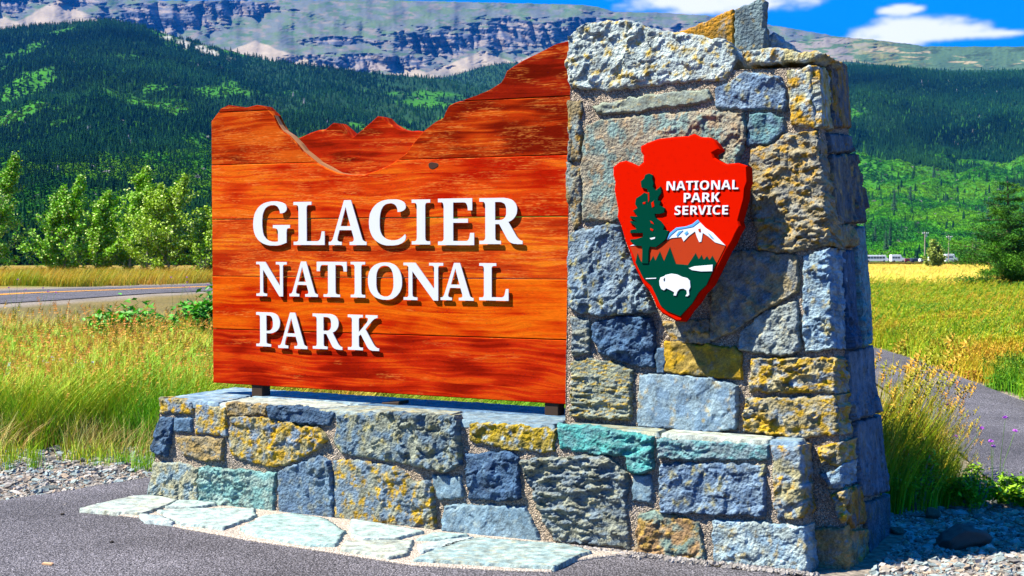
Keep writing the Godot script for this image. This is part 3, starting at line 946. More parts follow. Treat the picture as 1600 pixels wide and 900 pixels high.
func make_emblem() -> void:
	emblem = sign_part("arrowhead_emblem", "red arrowhead plaque with tree, snowy peak and white bison on the stone pillar", "emblem")
	for q: Array in [[3.28, 1.75], [3.52, 1.75], [3.38, 1.35]]:
		var rod := CylinderMesh.new()
		rod.top_radius = 0.018
		rod.bottom_radius = 0.018
		rod.height = 0.16
		rod.radial_segments = 10
		var o := part(emblem, "standoff", rod, mats.steel)
		o.transform = leaning(-0.012, 4) * Transform3D(Basis(Vector3(1, 0, 0), PI / 2), Vector3(q[0], q[1], -0.13))
	plate("board", "red", [317.6,208.6,321.2,210.3,327.4,212.2,337.2,212.9,343.3,213.0,346.3,214.1,349.3,212.4,355.3,211.8,357.7,209.4,360.4,207.8,360.2,205.9,357.6,205.6,356.5,204.0,357.4,201.7,361.0,199.5,364.0,198.4,369.8,198.7,374.5,197.2,375.1,189.3,373.9,186.0,373.6,180.9,372.2,175.3,370.9,170.2,371.9,167.4,369.7,163.4,368.0,159.5,365.2,155.0,363.0,150.4,359.7,143.6,356.9,137.9,352.8,133.8,350.5,129.8,346.5,125.1,342.4,119.3,339.4,119.4,332.0,123.1,328.8,126.4,326.8,131.0,324.2,135.0,321.7,137.3,319.0,142.0,315.7,147.8,313.6,153.6,310.9,159.5,308.1,167.7,305.8,172.4,306.2,175.9,303.7,186.6,304.2,190.1,302.8,194.3,302.7,198.2,305.8,200.7,309.6,201.5,312.8,200.0,316.6,198.3,319.3,200.4,319.3,203.9,317.9,205.7])
	plate("mountain", "brown", [313.5,157.0,316.9,150.1,318.9,145.5,335.6,143.3,358.4,145.8,360.7,149.3,364.6,157.2,359.2,160.6,350.6,168.1,344.2,162.9,340.6,162.0,333.9,160.4,329.1,157.7])
	plate("meadow", "green", [316.9,148.9,318.0,153.6,319.4,150.1,320.7,148.7,324.6,148.8,326.5,152.3,327.8,149.9,330.1,154.6,332.4,149.6,335.4,156.8,338.9,148.3,345.2,147.8,349.2,153.8,350.9,150.7,352.3,152.9,353.5,150.4,355.2,152.4,356.5,150.4,358.0,152.5,360.2,149.0,357.9,143.6,355.3,137.8,351.4,134.1,348.2,128.6,342.0,121.9,335.0,124.3,331.2,127.1,328.6,132.2,325.7,137.4,321.5,140.8])
	plate("snowcap", "white", [333.9,160.4,335.0,163.5,338.6,166.4,343.4,166.9,347.0,168.1,349.9,170.3,354.2,166.3,357.9,164.0,364.6,157.6,359.2,159.1,355.6,162.0,352.7,163.8,352.1,159.5,350.9,159.2,349.6,161.8,348.6,164.6,345.4,162.3,342.7,159.5,341.4,161.8,336.3,161.3])
	plate("snow_shade", "skyblue", [333.9,160.5,335.0,163.7,338.6,166.6,343.7,167.2,347.0,168.3,349.9,170.6,350.8,169.5,347.4,167.0,343.7,166.3,339.1,165.5,336.0,162.9])
	plate("snow_shade", "skyblue", [338.7,162.9,339.9,164.7,342.3,165.2,340.5,163.4,339.3,162.0])
	plate("snow_shade", "skyblue", [342.9,163.8,344.5,165.0,345.2,163.8,343.8,162.7])
	plate("snow_shade", "skyblue", [355.3,163.8,356.5,163.1,358.7,160.8,357.2,161.5])
	plate("snow_shade", "brown", [350.2,165.9,351.4,166.1,351.7,164.3,350.6,164.5])
	plate("lake", "white", [345.9,146.1,348.8,147.1,353.0,147.5,358.5,148.0,358.4,144.7,352.5,144.5,347.7,145.1])
	plate("stream", "white", [322.9,140.8,328.7,141.1,328.7,140.6,323.2,140.3])
	plate("snowfield", "white", [313.4,157.3,316.6,158.5,317.7,157.6])
	plate("bison", "white", [330.4,139.5,331.0,141.3,332.6,141.8,333.8,142.6,336.9,143.3,339.9,142.9,342.4,141.8,345.4,141.1,346.8,139.7,347.2,136.6,346.4,135.0,346.7,132.8,345.7,131.9,344.6,132.1,345.4,133.3,345.1,134.9,343.4,135.8,341.5,135.5,340.4,134.3,339.7,132.2,338.3,132.2,338.6,133.9,336.5,134.9,334.3,135.8,333.1,134.7,331.6,135.4,330.7,137.2])
	plate("bison_ear", "dark", [332.7,140.4,333.4,141.3,333.5,139.7,332.9,139.4])
	plate("tree", "green", [321.1,193.7,323.2,194.4,325.2,193.5,325.1,191.5,325.9,189.1,325.4,187.6,327.0,185.6,329.6,187.6,330.2,184.4,328.6,182.1,328.4,180.4,329.9,180.1,329.4,178.0,332.2,176.6,332.0,174.3,329.6,173.6,326.8,173.6,327.4,171.7,330.2,169.9,332.2,167.6,331.9,165.5,334.7,165.0,334.1,162.9,333.2,160.6,330.5,158.3,327.9,156.6,324.8,156.9,324.2,154.8,324.2,148.3,320.7,148.3,320.7,154.8,320.4,157.1,317.3,157.4,314.1,159.5,313.8,160.6,317.2,160.9,320.9,162.0,320.8,163.9,317.7,163.9,313.7,163.9,313.9,165.5,317.0,165.9,316.3,167.6,313.5,169.4,313.7,170.2,317.5,169.7,313.4,171.8,313.7,172.6,317.4,172.3,316.1,174.4,314.8,175.3,317.3,176.8,316.0,178.8,316.5,181.7,319.3,183.4,320.8,184.6,322.7,183.9,322.6,186.3,319.2,187.3,318.7,190.4,320.6,191.9])
	plate("bark_gap", "red", [322.9,184.5,323.7,184.7,323.9,180.7,323.3,179.3])
	plate("bark_gap", "red", [320.2,179.5,321.9,179.8,321.7,178.7,320.5,178.6])
	plate("bark_gap", "red", [324.5,170.2,325.7,169.7,326.8,168.3,325.3,168.8])
	plate("bark_gap", "red", [324.8,166.4,326.6,165.6,326.1,164.7,325.0,165.3])
	plate("bark_gap", "red", [324.9,179.2,326.2,180.2,326.7,177.5,325.5,176.7])
	plate("bark_gap", "white", [324.6,161.2,327.7,161.8,327.5,160.9,325.5,160.4])
	words("NATIONAL", 3.327, 3.704, 1.855, 1.902)
	words("PARK", 3.421, 3.610, 1.794, 1.841)
	words("SERVICE", 3.374, 3.655, 1.730, 1.777)

# ---------------------------------------------------------------- flagstones at the foot
func make_apron() -> void:
	var apron := sign_part("flagstone_apron", "thin strip of pale teal flagstones in cream mortar along the foot of the plinth", "paving")
	flag(apron, "cream", [-4,-50,-5,-34,-3,-8,5,-2,27,-6,34,-28,35,-44,17,-49])
	flag(apron, "flag_teal", [31,-6,49,1,56,-6,50,-18,37,-23])
	flag(apron, "flag_teal", [41,-35,55,-22,85,-7,98,-22,103,-55,75,-55])
	flag(apron, "flag_blue", [39,-48,52,-47,68,-56,52,-57])
	flag(apron, "flag_aqua", [104,-19,115,-7,140,-12,166,-33,180,-61,169,-65,129,-60,113,-51])
	flag(apron, "flag_teal", [154,-5,174,-8,204,-14,200,-33,186,-42,176,-37])
	flag(apron, "flag_aqua", [213,-14,229,-10,223,-23,212,-28])
	flag(apron, "cream", [182,-52,211,-36,223,-61,220,-70,189,-66])
	flag(apron, "flag_blue", [220,-42,227,-26,235,-15,234,-37,228,-52])
	flag(apron, "flag_pale", [233,-28,240,-14,258,-12,286,-7,303,-15,301,-22,300,-52,281,-57,234,-68])
	apron_bed(apron, [-6,-51,-3,-26,-4,7,93,8,199,9,314,12,324,1,308,-20,299,-37,301,-55,283,-62,237,-74,187,-70,134,-67,79,-60,41,-49])

func flag(parent: Node3D, look: String, outline: Array) -> void:
	var flat := Transform3D(Basis(Vector3(1, 0, 0), Vector3(0, 0, -1), UP), Vector3(0, 0.0262, 0))
	stone(parent, flat, look, 0.2, 0, outline, "flagstone", 0.011)

func apron_bed(parent: Node3D, outline: Array) -> void:
	var p := pts(outline)
	var m: StandardMaterial3D = mats.mortar.duplicate()
	m.vertex_color_use_as_albedo = false
	m.albedo_color = Color(0.66, 0.57, 0.47).linear_to_srgb()
	m.heightmap_scale = 0.5
	var o := part(parent, "mortar", prism(p, -0.05, 0.022, 0.006), m)
	o.transform = Transform3D(Basis(Vector3(1, 0, 0), Vector3(0, 0, -1), UP), Vector3.ZERO)

# ---------------------------------------------------------------- ground
func road_mid(d: float) -> float:   # x of the road's middle at distance d; it runs off to the right behind the sign, then bends left
	return -14.8 + 0.32 * (d - 38.8) - 0.0016 * pow(maxf(d - 70.0, 0.0), 2.0)

func path_mid(d: float) -> float:
	return 3.90 + 0.09 * (d - 8.0) - 0.02 * pow(maxf(d - 16.0, 0.0), 2.0)

func path_half(d: float) -> float:
	return lerpf(0.86, 0.52, smoothstep(7.0, 16.0, d))

func ground_height(x: float, z: float) -> float:
	var d := -z
	var h := -0.0148 * maxf(d - 40.0, 0.0) if d < 700.0 else -9.77
	var rough := clampf((d - 9.0) / 6.0, 0.0, 1.0)
	rough *= smoothstep(4.2, 7.0, absf(x - road_mid(d))) * smoothstep(1.0, 2.0, absf(x - path_mid(d)))
	return h + rough * (0.06 * n_land.get_noise_2d(x * 0.35, z * 0.35) + 0.04)

func gravel_share(x: float, z: float) -> float:
	var d := -z
	var wob := n_land.get_noise_2d(x * 1.3, z * 1.3) * 0.7
	var left := smoothstep(10.9, 9.9, d + wob) * smoothstep(0.5, -0.5, x)
	var right := smoothstep(8.1, 7.5, d + wob) * smoothstep(-0.5, 0.5, x)
	var road := smoothstep(6.2, 4.2, absf(x - road_mid(d)) + wob) * smoothstep(22.0, 24.0, d)
	var path := smoothstep(path_half(d) + 0.35, path_half(d) + 0.05, absf(x - path_mid(d)) + wob * 0.2) * smoothstep(34.0, 28.0, d)
	return clampf(maxf(maxf(left, right), maxf(road, path)), 0.0, 1.0)

func make_ground() -> void:
	var v := PackedVector3Array()
	var idx := PackedInt32Array()
	var col := PackedColorArray()
	var angles := PackedFloat32Array()
	for i in 281:
		angles.append(deg_to_rad(-28.0 + 56.0 * i / 280.0))
	for i in 60:
		angles.append(deg_to_rad(28.0 + 304.0 * (i + 1) / 60.0))
	var rings := [0.5]
	while rings.back() < 800.0:
		rings.append(rings.back() * 1.0 + maxf(0.05, rings.back() * 0.022))
	var na := angles.size()
	for r: float in rings:
		for a in angles:
			var x := sin(a) * r
			var z := -cos(a) * r
			v.append(Vector3(x, ground_height(x, z), z))
			var g := gravel_share(x, z)
			var n := n_land.get_noise_2d(x * 0.5, z * 0.5)
			var c := Color(0.15, 0.13, 0.035).lerp(Color(0.24, 0.18, 0.05), clampf(0.5 + n, 0.0, 1.0))
			if r > 30.0:
				var streak := n_land.get_noise_2d(x * 0.02, z * 0.09)
				var far := Color(0.42, 0.27, 0.03).lerp(Color(0.24, 0.25, 0.02), smoothstep(-0.05, 0.3, streak))
				c = c.lerp(far, smoothstep(30.0, 60.0, r))
			c = c.lerp(Color(0.31, 0.265, 0.21) * (1.0 + 0.3 * n), g)
			col.append(c)
	for j in rings.size() - 1:
		for i in na - 1:
			var k := j * na + i
			idx.append_array([k, k + na, k + na + 1, k, k + na + 1, k + 1])
	var o := part(self, "ground", finish(v, idx, col), mats.ground)
	tag(o, "gravel and meadow ground that runs out to the foot of the hills", "", "", "structure")
	# parking asphalt in the foreground
	v = PackedVector3Array()
	idx = PackedInt32Array()
	var edge := [Vector2(-14, -3.2), Vector2(-7.0, -5.6), Vector2(-4.4, -7.3), Vector2(-3.12, -8.15), Vector2(-2.84, -8.46), Vector2(-2.45, -8.93), Vector2(-2.05, -8.9), Vector2(-1.6, -7.95), Vector2(0.6, -6.95), Vector2(0.9, -6.55), Vector2(1.45, -6.2), Vector2(1.8, -5.6), Vector2(2.6, -4.6), Vector2(9.0, -2.2)]
	for i in edge.size() - 1:
		for s in 14:
			var p: Vector2 = edge[i].lerp(edge[i + 1], s / 14.0)
			p.y += 0.06 * n_big.get_noise_2d(p.x * 0.6, p.y * 0.6) + 0.012 * n_fine.get_noise_2d(p.x * 0.5, p.y * 0.5)
			v.append(Vector3(p.x, 0.012, p.y))
			v.append(Vector3(p.x, 0.012, 6.0))
	for i in range(0, v.size() - 2, 2):
		idx.append_array([i, i + 2, i + 3, i, i + 3, i + 1])
	o = part(self, "asphalt", finish(v, idx), mats.asphalt)
	tag(o, "grey asphalt of the pull-out in front of the sign", "", "", "structure")
	ribbon("road", 3.25, 22.0, 190.0, true, mats.asphalt, 0.022, 0.35)
	var r := ribbon("road_line", 0.10, 22.0, 190.0, true, mats.line_paint, 0.03, 0.14)
	tag(r, "yellow double line along the middle of the road", "", "", "structure")
	r = ribbon("road_line", 0.10, 22.0, 190.0, true, mats.line_paint, 0.03, -0.14)
	tag(r, "yellow double line along the middle of the road", "", "", "structure")
	ribbon("path", 0.80, 4.0, 30.0, false, mats.asphalt, 0.05, 0.0)

func ribbon(called: String, half: float, d0: float, d1: float, on_road: bool, m: Material, lift: float, shift: float) -> MeshInstance3D:
	var v := PackedVector3Array()
	var idx := PackedInt32Array()
	var n := 160
	for i in n + 1:
		var d := lerpf(d0, d1, float(i) / n)
		var x := (road_mid(d) if on_road else path_mid(d))
		var slope := ((road_mid(d + 0.5) if on_road else path_mid(d + 0.5)) - x) / 0.5
		var side := Vector2(1.0, slope).normalized()
		for s: float in [-1.0, 1.0]:
			var off := shift + s * (half if on_road else path_half(d)) * (1.0 + (0.06 * n_land.get_noise_2d(d * 0.8, s * 9.0) if half > 0.5 else 0.0))
			var px := x + side.x * off
			var pz := -d + side.y * off
			v.append(Vector3(px, -0.0148 * maxf(-pz - 40.0, 0.0) + lift, pz))
	for i in n:
		var k := i * 2
		idx.append_array([k, k + 2, k + 3, k, k + 3, k + 1])
	var o := part(self, called, finish(v, idx), m)
	tag(o, "two lane asphalt road crossing behind the grass on the left" if on_road else "narrow grey asphalt footpath leading off on the right", "", "", "structure")
	return o

# ---------------------------------------------------------------- hills, forest, ridge
func along(list: Array, x: float) -> float:
	if x <= list[0][0]:
		return list[0][1]
	for i in list.size() - 1:
		if x < list[i + 1][0]:
			var t: float = (x - list[i][0]) / (list[i + 1][0] - list[i][0])
			return lerpf(list[i][1], list[i + 1][1], t)
	return list.back()[1]

# crest heights: bearing (thousandths of tangent from straight ahead) and slope of the sight line to the crest (thousandths)
const NEAR_CREST := [[-480, 150], [-381, 154], [-362, 157], [-300, 162], [-271, 157], [-238, 147], [-181, 133], [-119, 125], [-52, 119], [-19, 112], [48, 107], [95, 112], [167, 121], [214, 127], [252, 128], [286, 127], [324, 123], [352, 123], [381, 125], [480, 129]]
const MID_CREST := [[-200, 90], [-71, 117], [-42, 122], [-19, 129], [0, 131], [24, 131], [48, 133], [140, 134], [252, 132], [300, 126], [480, 126]]
const FAR_CREST := [[-520, 200], [-400, 193], [-345, 188], [-318, 184], [-302, 178.8], [-262, 177], [-100, 177.5], [0, 175], [48, 174], [62, 172.5], [76, 168.5], [110, 168], [143, 166], [190, 159], [238, 151], [252, 148], [300, 142], [480, 130]]
const EAST_CREST := [[150, 140], [214, 147], [238, 150.5], [252, 149.3], [262, 148.8], [276, 147], [290, 145.5], [305, 143.3], [324, 143], [381, 143], [480, 142]]

func foot(t: float) -> float:
	return lerpf(240.0, 620.0, smoothstep(0.0, 0.25, t))

func near_slope(t: float, d: float) -> float:   # height of the nearest forest slope at bearing t, distance d
	var d0 := foot(t)
	var crest := along(NEAR_CREST, t * 1000.0) * 0.001
	var s0 := (ground_height(t * d0, -d0) - 1.8) / d0
	var w := clampf((d - d0) / (2800.0 - d0), 0.0, 1.0)
	var e := lerpf(0.62, 0.85, smoothstep(0.0, 0.25, t))
	var s := lerpf(s0, crest, pow(w, e))
	s += n_land.get_noise_2d(t * 9.0 * 1.4, d * 0.0016) * 0.012 * sin(PI * w)
	s += n_land.get_noise_2d(t * 16.0 + 4.0, d * 0.0035) * 0.010 * sin(PI * w) * smoothstep(0.1, 0.25, t)
	if d > 2800.0:
		s -= (d - 2800.0) * 0.00006
	return s * d + 1.6

func outcrop(p: Vector3) -> float:   # a bare pale rock slide high on the left hill
	var x := p.x / -p.z * 1000.0
	var s := (p.y - 1.6) / -p.z * 1000.0
	if x < -275.0 or x > -190.0:
		return 0.0
	var line := lerpf(150.0, 133.0, clampf((x + 256.0) / 51.0, 0.0, 1.0))
	var wide := 4.2 * sin(PI * clampf((x + 264.0) / 64.0, 0.0, 1.0)) * (0.7 + n_land.get_noise_2d(x * 0.12, 5.0))
	return smoothstep(0.0, 1.2, wide - absf(s - line - 1.5 * n_land.get_noise_2d(x * 0.2, 9.0)))

func open_ground(x: float, z: float) -> float:   # glades and scrub among the conifers
	var d := -z
	var t := x / d
	var n := n_land.get_noise_2d(x * 0.0032 + 5.0, z * 0.0016) * 1.5 + 0.5 * n_land.get_noise_2d(x * 0.010, z * 0.004 + 40.0)
	var bias := lerpf(0.42, -0.32, smoothstep(700.0, 2500.0, d))
	if t > 0.2:
		bias = lerpf(0.75, -0.55, smoothstep(1450.0, 1950.0, d + 260.0 * n_land.get_noise_2d(x * 0.004, 3.0)))
	return n * 0.9 + bias

func make_far_land() -> void:
	# nearest slope
	slope_sheet("forest_hill", "dark forested hill with green glades behind the sign", func(t: float, d: float) -> float: return near_slope(t, d), 230.0, 3150.0, 180, func(p: Vector3) -> Color:
		var o := open_ground(p.x, p.z)
		var c := Color(0.014, 0.042, 0.016).lerp(Color(0.035, 0.14, 0.010), smoothstep(-0.05, 0.2, o))
		return c.lerp(Color(0.34, 0.32, 0.27), outcrop(p)) * (1.0 + 0.3 * n_land.get_noise_2d(p.x * 0.02, p.z * 0.02)))
	slope_sheet("forest_ridge", "higher wooded ridge behind the near forest", func(t: float, d: float) -> float: return mid_slope(t, d), 2900.0, 4300.0, 40, func(p: Vector3) -> Color: return Color(0.016, 0.05, 0.018))
	forest("forest_conifers", "dense dark conifers that cover the slopes as one mass", false)
	forest("hillside_scrub", "bright green deciduous scrub in the glades of the slopes", true)
	make_ridge()

func mid_slope(t: float, d: float) -> float:
	var crest := along(MID_CREST, t * 1000.0) * 0.001
	var w := clampf((d - 2900.0) / 1000.0, 0.0, 1.0)
	var s := lerpf(0.03, crest, pow(w, 0.7)) + n_land.get_noise_2d(t * 14.0, d * 0.002) * 0.006 * sin(PI * w)
	if d > 3900.0:
		s -= (d - 3900.0) * 0.00008
	return s * d + 1.6

func slope_sheet(called: String, label: String, height: Callable, d0: float, d1: float, rows: int, tint: Callable) -> void:
	var v := PackedVector3Array()
	var idx := PackedInt32Array()
	var col := PackedColorArray()
	var nt := 240
	for j in rows + 1:
		var d := d0 * pow(d1 / d0, float(j) / rows)
		for i in nt + 1:
			var t := lerpf(-0.50, 0.50, float(i) / nt)
			var p := Vector3(t * d, height.call(t, d), -d)
			v.append(p)
			col.append(tint.call(p))
	for j in rows:
		for i in nt:
			var k := j * (nt + 1) + i
			idx.append_array([k, k + nt + 1, k + nt + 2, k, k + nt + 2, k + 1])
	var o := part(self, called, finish(v, idx, col), mats.land)
	tag(o, label, "", "", "structure")

func conifer_mesh(tiers: int, s: int) -> ArrayMesh:   # one metre tall
	var r := RandomNumberGenerator.new()
	r.seed = s
	var v := PackedVector3Array()
	var col := PackedColorArray()
	for k in tiers:
		var y0 := 0.06 + 0.80 * k / tiers
		var y1 := y0 + 1.35 / tiers
		var rad := 0.19 * (1.0 - 0.82 * k / tiers)
		var turn := r.randf() * TAU
		for i in 7:
			var a0 := turn + TAU * i / 7.0
			var a1 := turn + TAU * (i + 1) / 7.0
			var am := (a0 + a1) / 2.0
			var ra := rad * r.randf_range(0.75, 1.2)
			var tint := Color.WHITE * r.randf_range(0.75, 1.25)
			var dip := r.randf_range(-0.03, 0.03)
			for q: Vector3 in [Vector3(0, minf(y1, 1.0), 0), Vector3(cos(am) * ra, y0 + dip, sin(am) * ra), Vector3(cos(a0) * rad * 0.62, y0 + 0.05, sin(a0) * rad * 0.62),
				Vector3(0, minf(y1, 1.0), 0), Vector3(cos(a1) * rad * 0.62, y0 + 0.05, sin(a1) * rad * 0.62), Vector3(cos(am) * ra, y0 + dip, sin(am) * ra)]:
				v.append(q)
				col.append(tint)
	return flat_mesh(v, col)

func flat_mesh(v: PackedVector3Array, col: PackedColorArray) -> ArrayMesh:
	var a := []
	a.resize(Mesh.ARRAY_MAX)
	var n := PackedVector3Array()
	n.resize(v.size())
	for i in range(0, v.size(), 3):
		var f := (v[i + 2] - v[i]).cross(v[i + 1] - v[i]).normalized()
		for k in 3:
			n[i + k] = f
	a[Mesh.ARRAY_VERTEX] = v
	a[Mesh.ARRAY_NORMAL] = n
	a[Mesh.ARRAY_COLOR] = col
	var m := ArrayMesh.new()
	m.add_surface_from_arrays(Mesh.PRIMITIVE_TRIANGLES, a)
	return m

func bush_mesh(leaves: int, size: float, s: int) -> ArrayMesh:   # a metre across, leaf clumps through the whole volume
	var r := RandomNumberGenerator.new()
	r.seed = s
	var v := PackedVector3Array()
	var col := PackedColorArray()
	for i in leaves:
		var d := Vector3(r.randfn(), absf(r.randfn()) * 0.9, r.randfn()).normalized() * pow(r.randf(), 0.4) * 0.5
		d *= 0.8 + 0.35 * n_land.get_noise_3d(d.x * 5.0, d.y * 5.0 + s, d.z * 5.0)
		var b := Basis.from_euler(Vector3(r.randf() * TAU, r.randf() * TAU, 0))
		var c := Color.WHITE * r.randf_range(0.65, 1.3)
		var h := size * r.randf_range(0.7, 1.3)
		for q: Vector3 in [Vector3(-h, 0, 0), Vector3(0, h * 0.7, 0), Vector3(h, 0, 0), Vector3(-h, 0, 0), Vector3(h, 0, 0), Vector3(0, -h * 0.7, 0)]:
			v.append(d + b * q)
			col.append(c)
	return flat_mesh(v, col)

func scatter(called: String, label: String, mesh: Mesh, m: Material, where: Array, tints: PackedColorArray) -> MultiMeshInstance3D:
	var mm := MultiMesh.new()
	mm.transform_format = MultiMesh.TRANSFORM_3D
	mm.use_colors = true
	mm.mesh = mesh
	mm.instance_count = where.size()
	for i in where.size():
		mm.set_instance_transform(i, where[i])
		mm.set_instance_color(i, tints[i])
	var o := MultiMeshInstance3D.new()
	o.name = numbered(called)
	o.multimesh = mm
	o.material_override = m
	add_child(o, true)
	tag(o, label, "", "", "stuff")
	return o

func forest(called: String, label: String, scrub: bool) -> void:
	var r := RandomNumberGenerator.new()
	r.seed = 5 if scrub else 6
	var where := []
	var tints := PackedColorArray()
	for i in (130000 if scrub else 320000):
		var t := r.randf_range(-0.42, 0.42)
		if scrub and i > 80000:
			t = r.randf_range(0.235, 0.42)
		if t > -0.2 and t < 0.03 and r.randf() < 0.6:
			continue
		if t > 0.06 and t < 0.24:
			continue
		var d := foot(t) + (2850.0 - foot(t)) * pow(r.randf(), 1.25)
		var mid := false
		if not scrub and r.randf() < (0.55 if t > -0.10 and t < 0.08 else 0.05):
			d = r.randf_range(3000.0, 3950.0)
			mid = true
		if t > -0.22 and t < 0.04 and d < 1150.0:
			continue
		var p := Vector3(t * d, 0, -d)
		p.y = mid_slope(t, d) if mid else near_slope(t, d)
		if outcrop(p) > 0.2 and r.randf() < 0.93:
			continue
		var o := open_ground(p.x, p.z)
		if mid:
			o = -1.0
		var tint := Color(0.007, 0.042, 0.016).lerp(Color(0.020, 0.080, 0.014), clampf(r.randf() * 0.3 + 0.15 + n_land.get_noise_2d(p.x * 0.003, p.z * 0.0015 + 70.0), 0.0, 1.0)) * r.randf_range(0.68, 1.0) * (1.0 + 0.9 * n_land.get_noise_2d(p.x * 0.0016 + 30.0, p.z * 0.0022))
		var size := 4.2 + 8.0 * pow(r.randf(), 2.0)
		if scrub:
			if o < -0.02 or r.randf() < 0.15:
				continue
			var g := n_land.get_noise_2d(p.x * 0.006, p.z * 0.006 + 9.0)
			tint = Color(0.05, 0.28, 0.010).lerp(Color(0.15, 0.38, 0.010), clampf(0.4 + g * 1.5, 0.0, 1.0)).lerp(Color(0.03, 0.17, 0.02), smoothstep(0.1, 0.4, -g))
			if t < 0.1:
				tint *= 0.55
			if r.randf() < 0.02:
				tint = Color(0.24, 0.24, 0.22)
			size = r.randf_range(2.6, 5.6) * (1.0 if t > 0.2 else 1.4)
			tint *= r.randf_range(0.5, 1.25)
		elif o > 0.06 and r.randf() < 0.985 - (0.06 if t < 0.0 else 0.0):
			continue
		elif r.randf() < 0.05 and d < 2400.0:
			tint = Color(0.03, 0.12, 0.012) * r.randf_range(0.7, 1.2)
		elif r.randf() < 0.0012:
			tint = Color(0.22, 0.22, 0.23)
		if not scrub:
			size *= lerpf(0.55, 1.0, smoothstep(500.0, 1900.0, d))
		var b := Basis(UP, r.randf() * TAU).scaled(Vector3(size * 1.3, size, size * 1.3) if not scrub else Vector3(size, size * 0.85, size))
		where.append(Transform3D(b, p - Vector3(0, 0.5, 0)))
		tints.append(tint)
	scatter(called, label, bush_mesh(200, 0.10, 3) if scrub else conifer_mesh(5, 2), mats.far_leaf, where, tints)

func blob(x: float, y: float, cx: float, cy: float, rx: float, ry: float) -> float:
	var dx := (x - cx) / rx
	var dy := (y - cy) / ry
	return 1.0 - sqrt(dx * dx + dy * dy)

# how steep the bare rock stands at bearing x and sight slope y (both in thousandths)
func cliff_share(x: float, y: float) -> float:
	var w := n_land.get_noise_2d(x * 0.05, y * 0.25) * 0.55
	var c := blob(x, y, -255, 164, 52, 14) + w
	c = maxf(c, blob(x, y, -205, 171, 45, 7) + w)
	c = maxf(c, blob(x, y, -385, 176, 40, 11) + w)
	c = maxf(c, blob(x, y, -318, 179, 20, 9) + w)
	c = maxf(c, blob(x, y, -108, 131, 62, 8) + w)
	c = maxf(c, blob(x, y, -52, 146, 46, 12) + w)
	c = maxf(c, blob(x, y, 2, 152, 44, 14) + w)
	c = maxf(c, blob(x, y, 60, 154, 40, 13) + w)
	c = maxf(c, blob(x, y, -128, 147, 30, 4) + w)
	c = maxf(c, blob(x, y, 120, 150, 60, 10) + w)
	c = maxf(c, blob(x, y, 215, 143, 28, 7) + w)
	return smoothstep(0.0, 0.38, c)

func bench(x: float, y: float) -> float:   # level treads between the cliff's steps
	var f := fposmod((y + 4.5 * n_land.get_noise_2d(x * 0.02 + 20.0, y * 0.06)) / 4.6, 1.0)
	return smoothstep(0.58, 0.74, f) * (1.0 - smoothstep(0.88, 1.0, f))

func make_ridge() -> void:
	ridge_sheet("mountain_ridge", "long grey blue mountain ridge with cliff bands and pale scree", FAR_CREST, -560.0, 300.0, 5200.0, 6600.0, 0.112, false)
	ridge_sheet("eastern_ridge", "lower grassy ridge with dark tree patches at the right", EAST_CREST, 150.0, 560.0, 4300.0, 5100.0, 0.10, true)

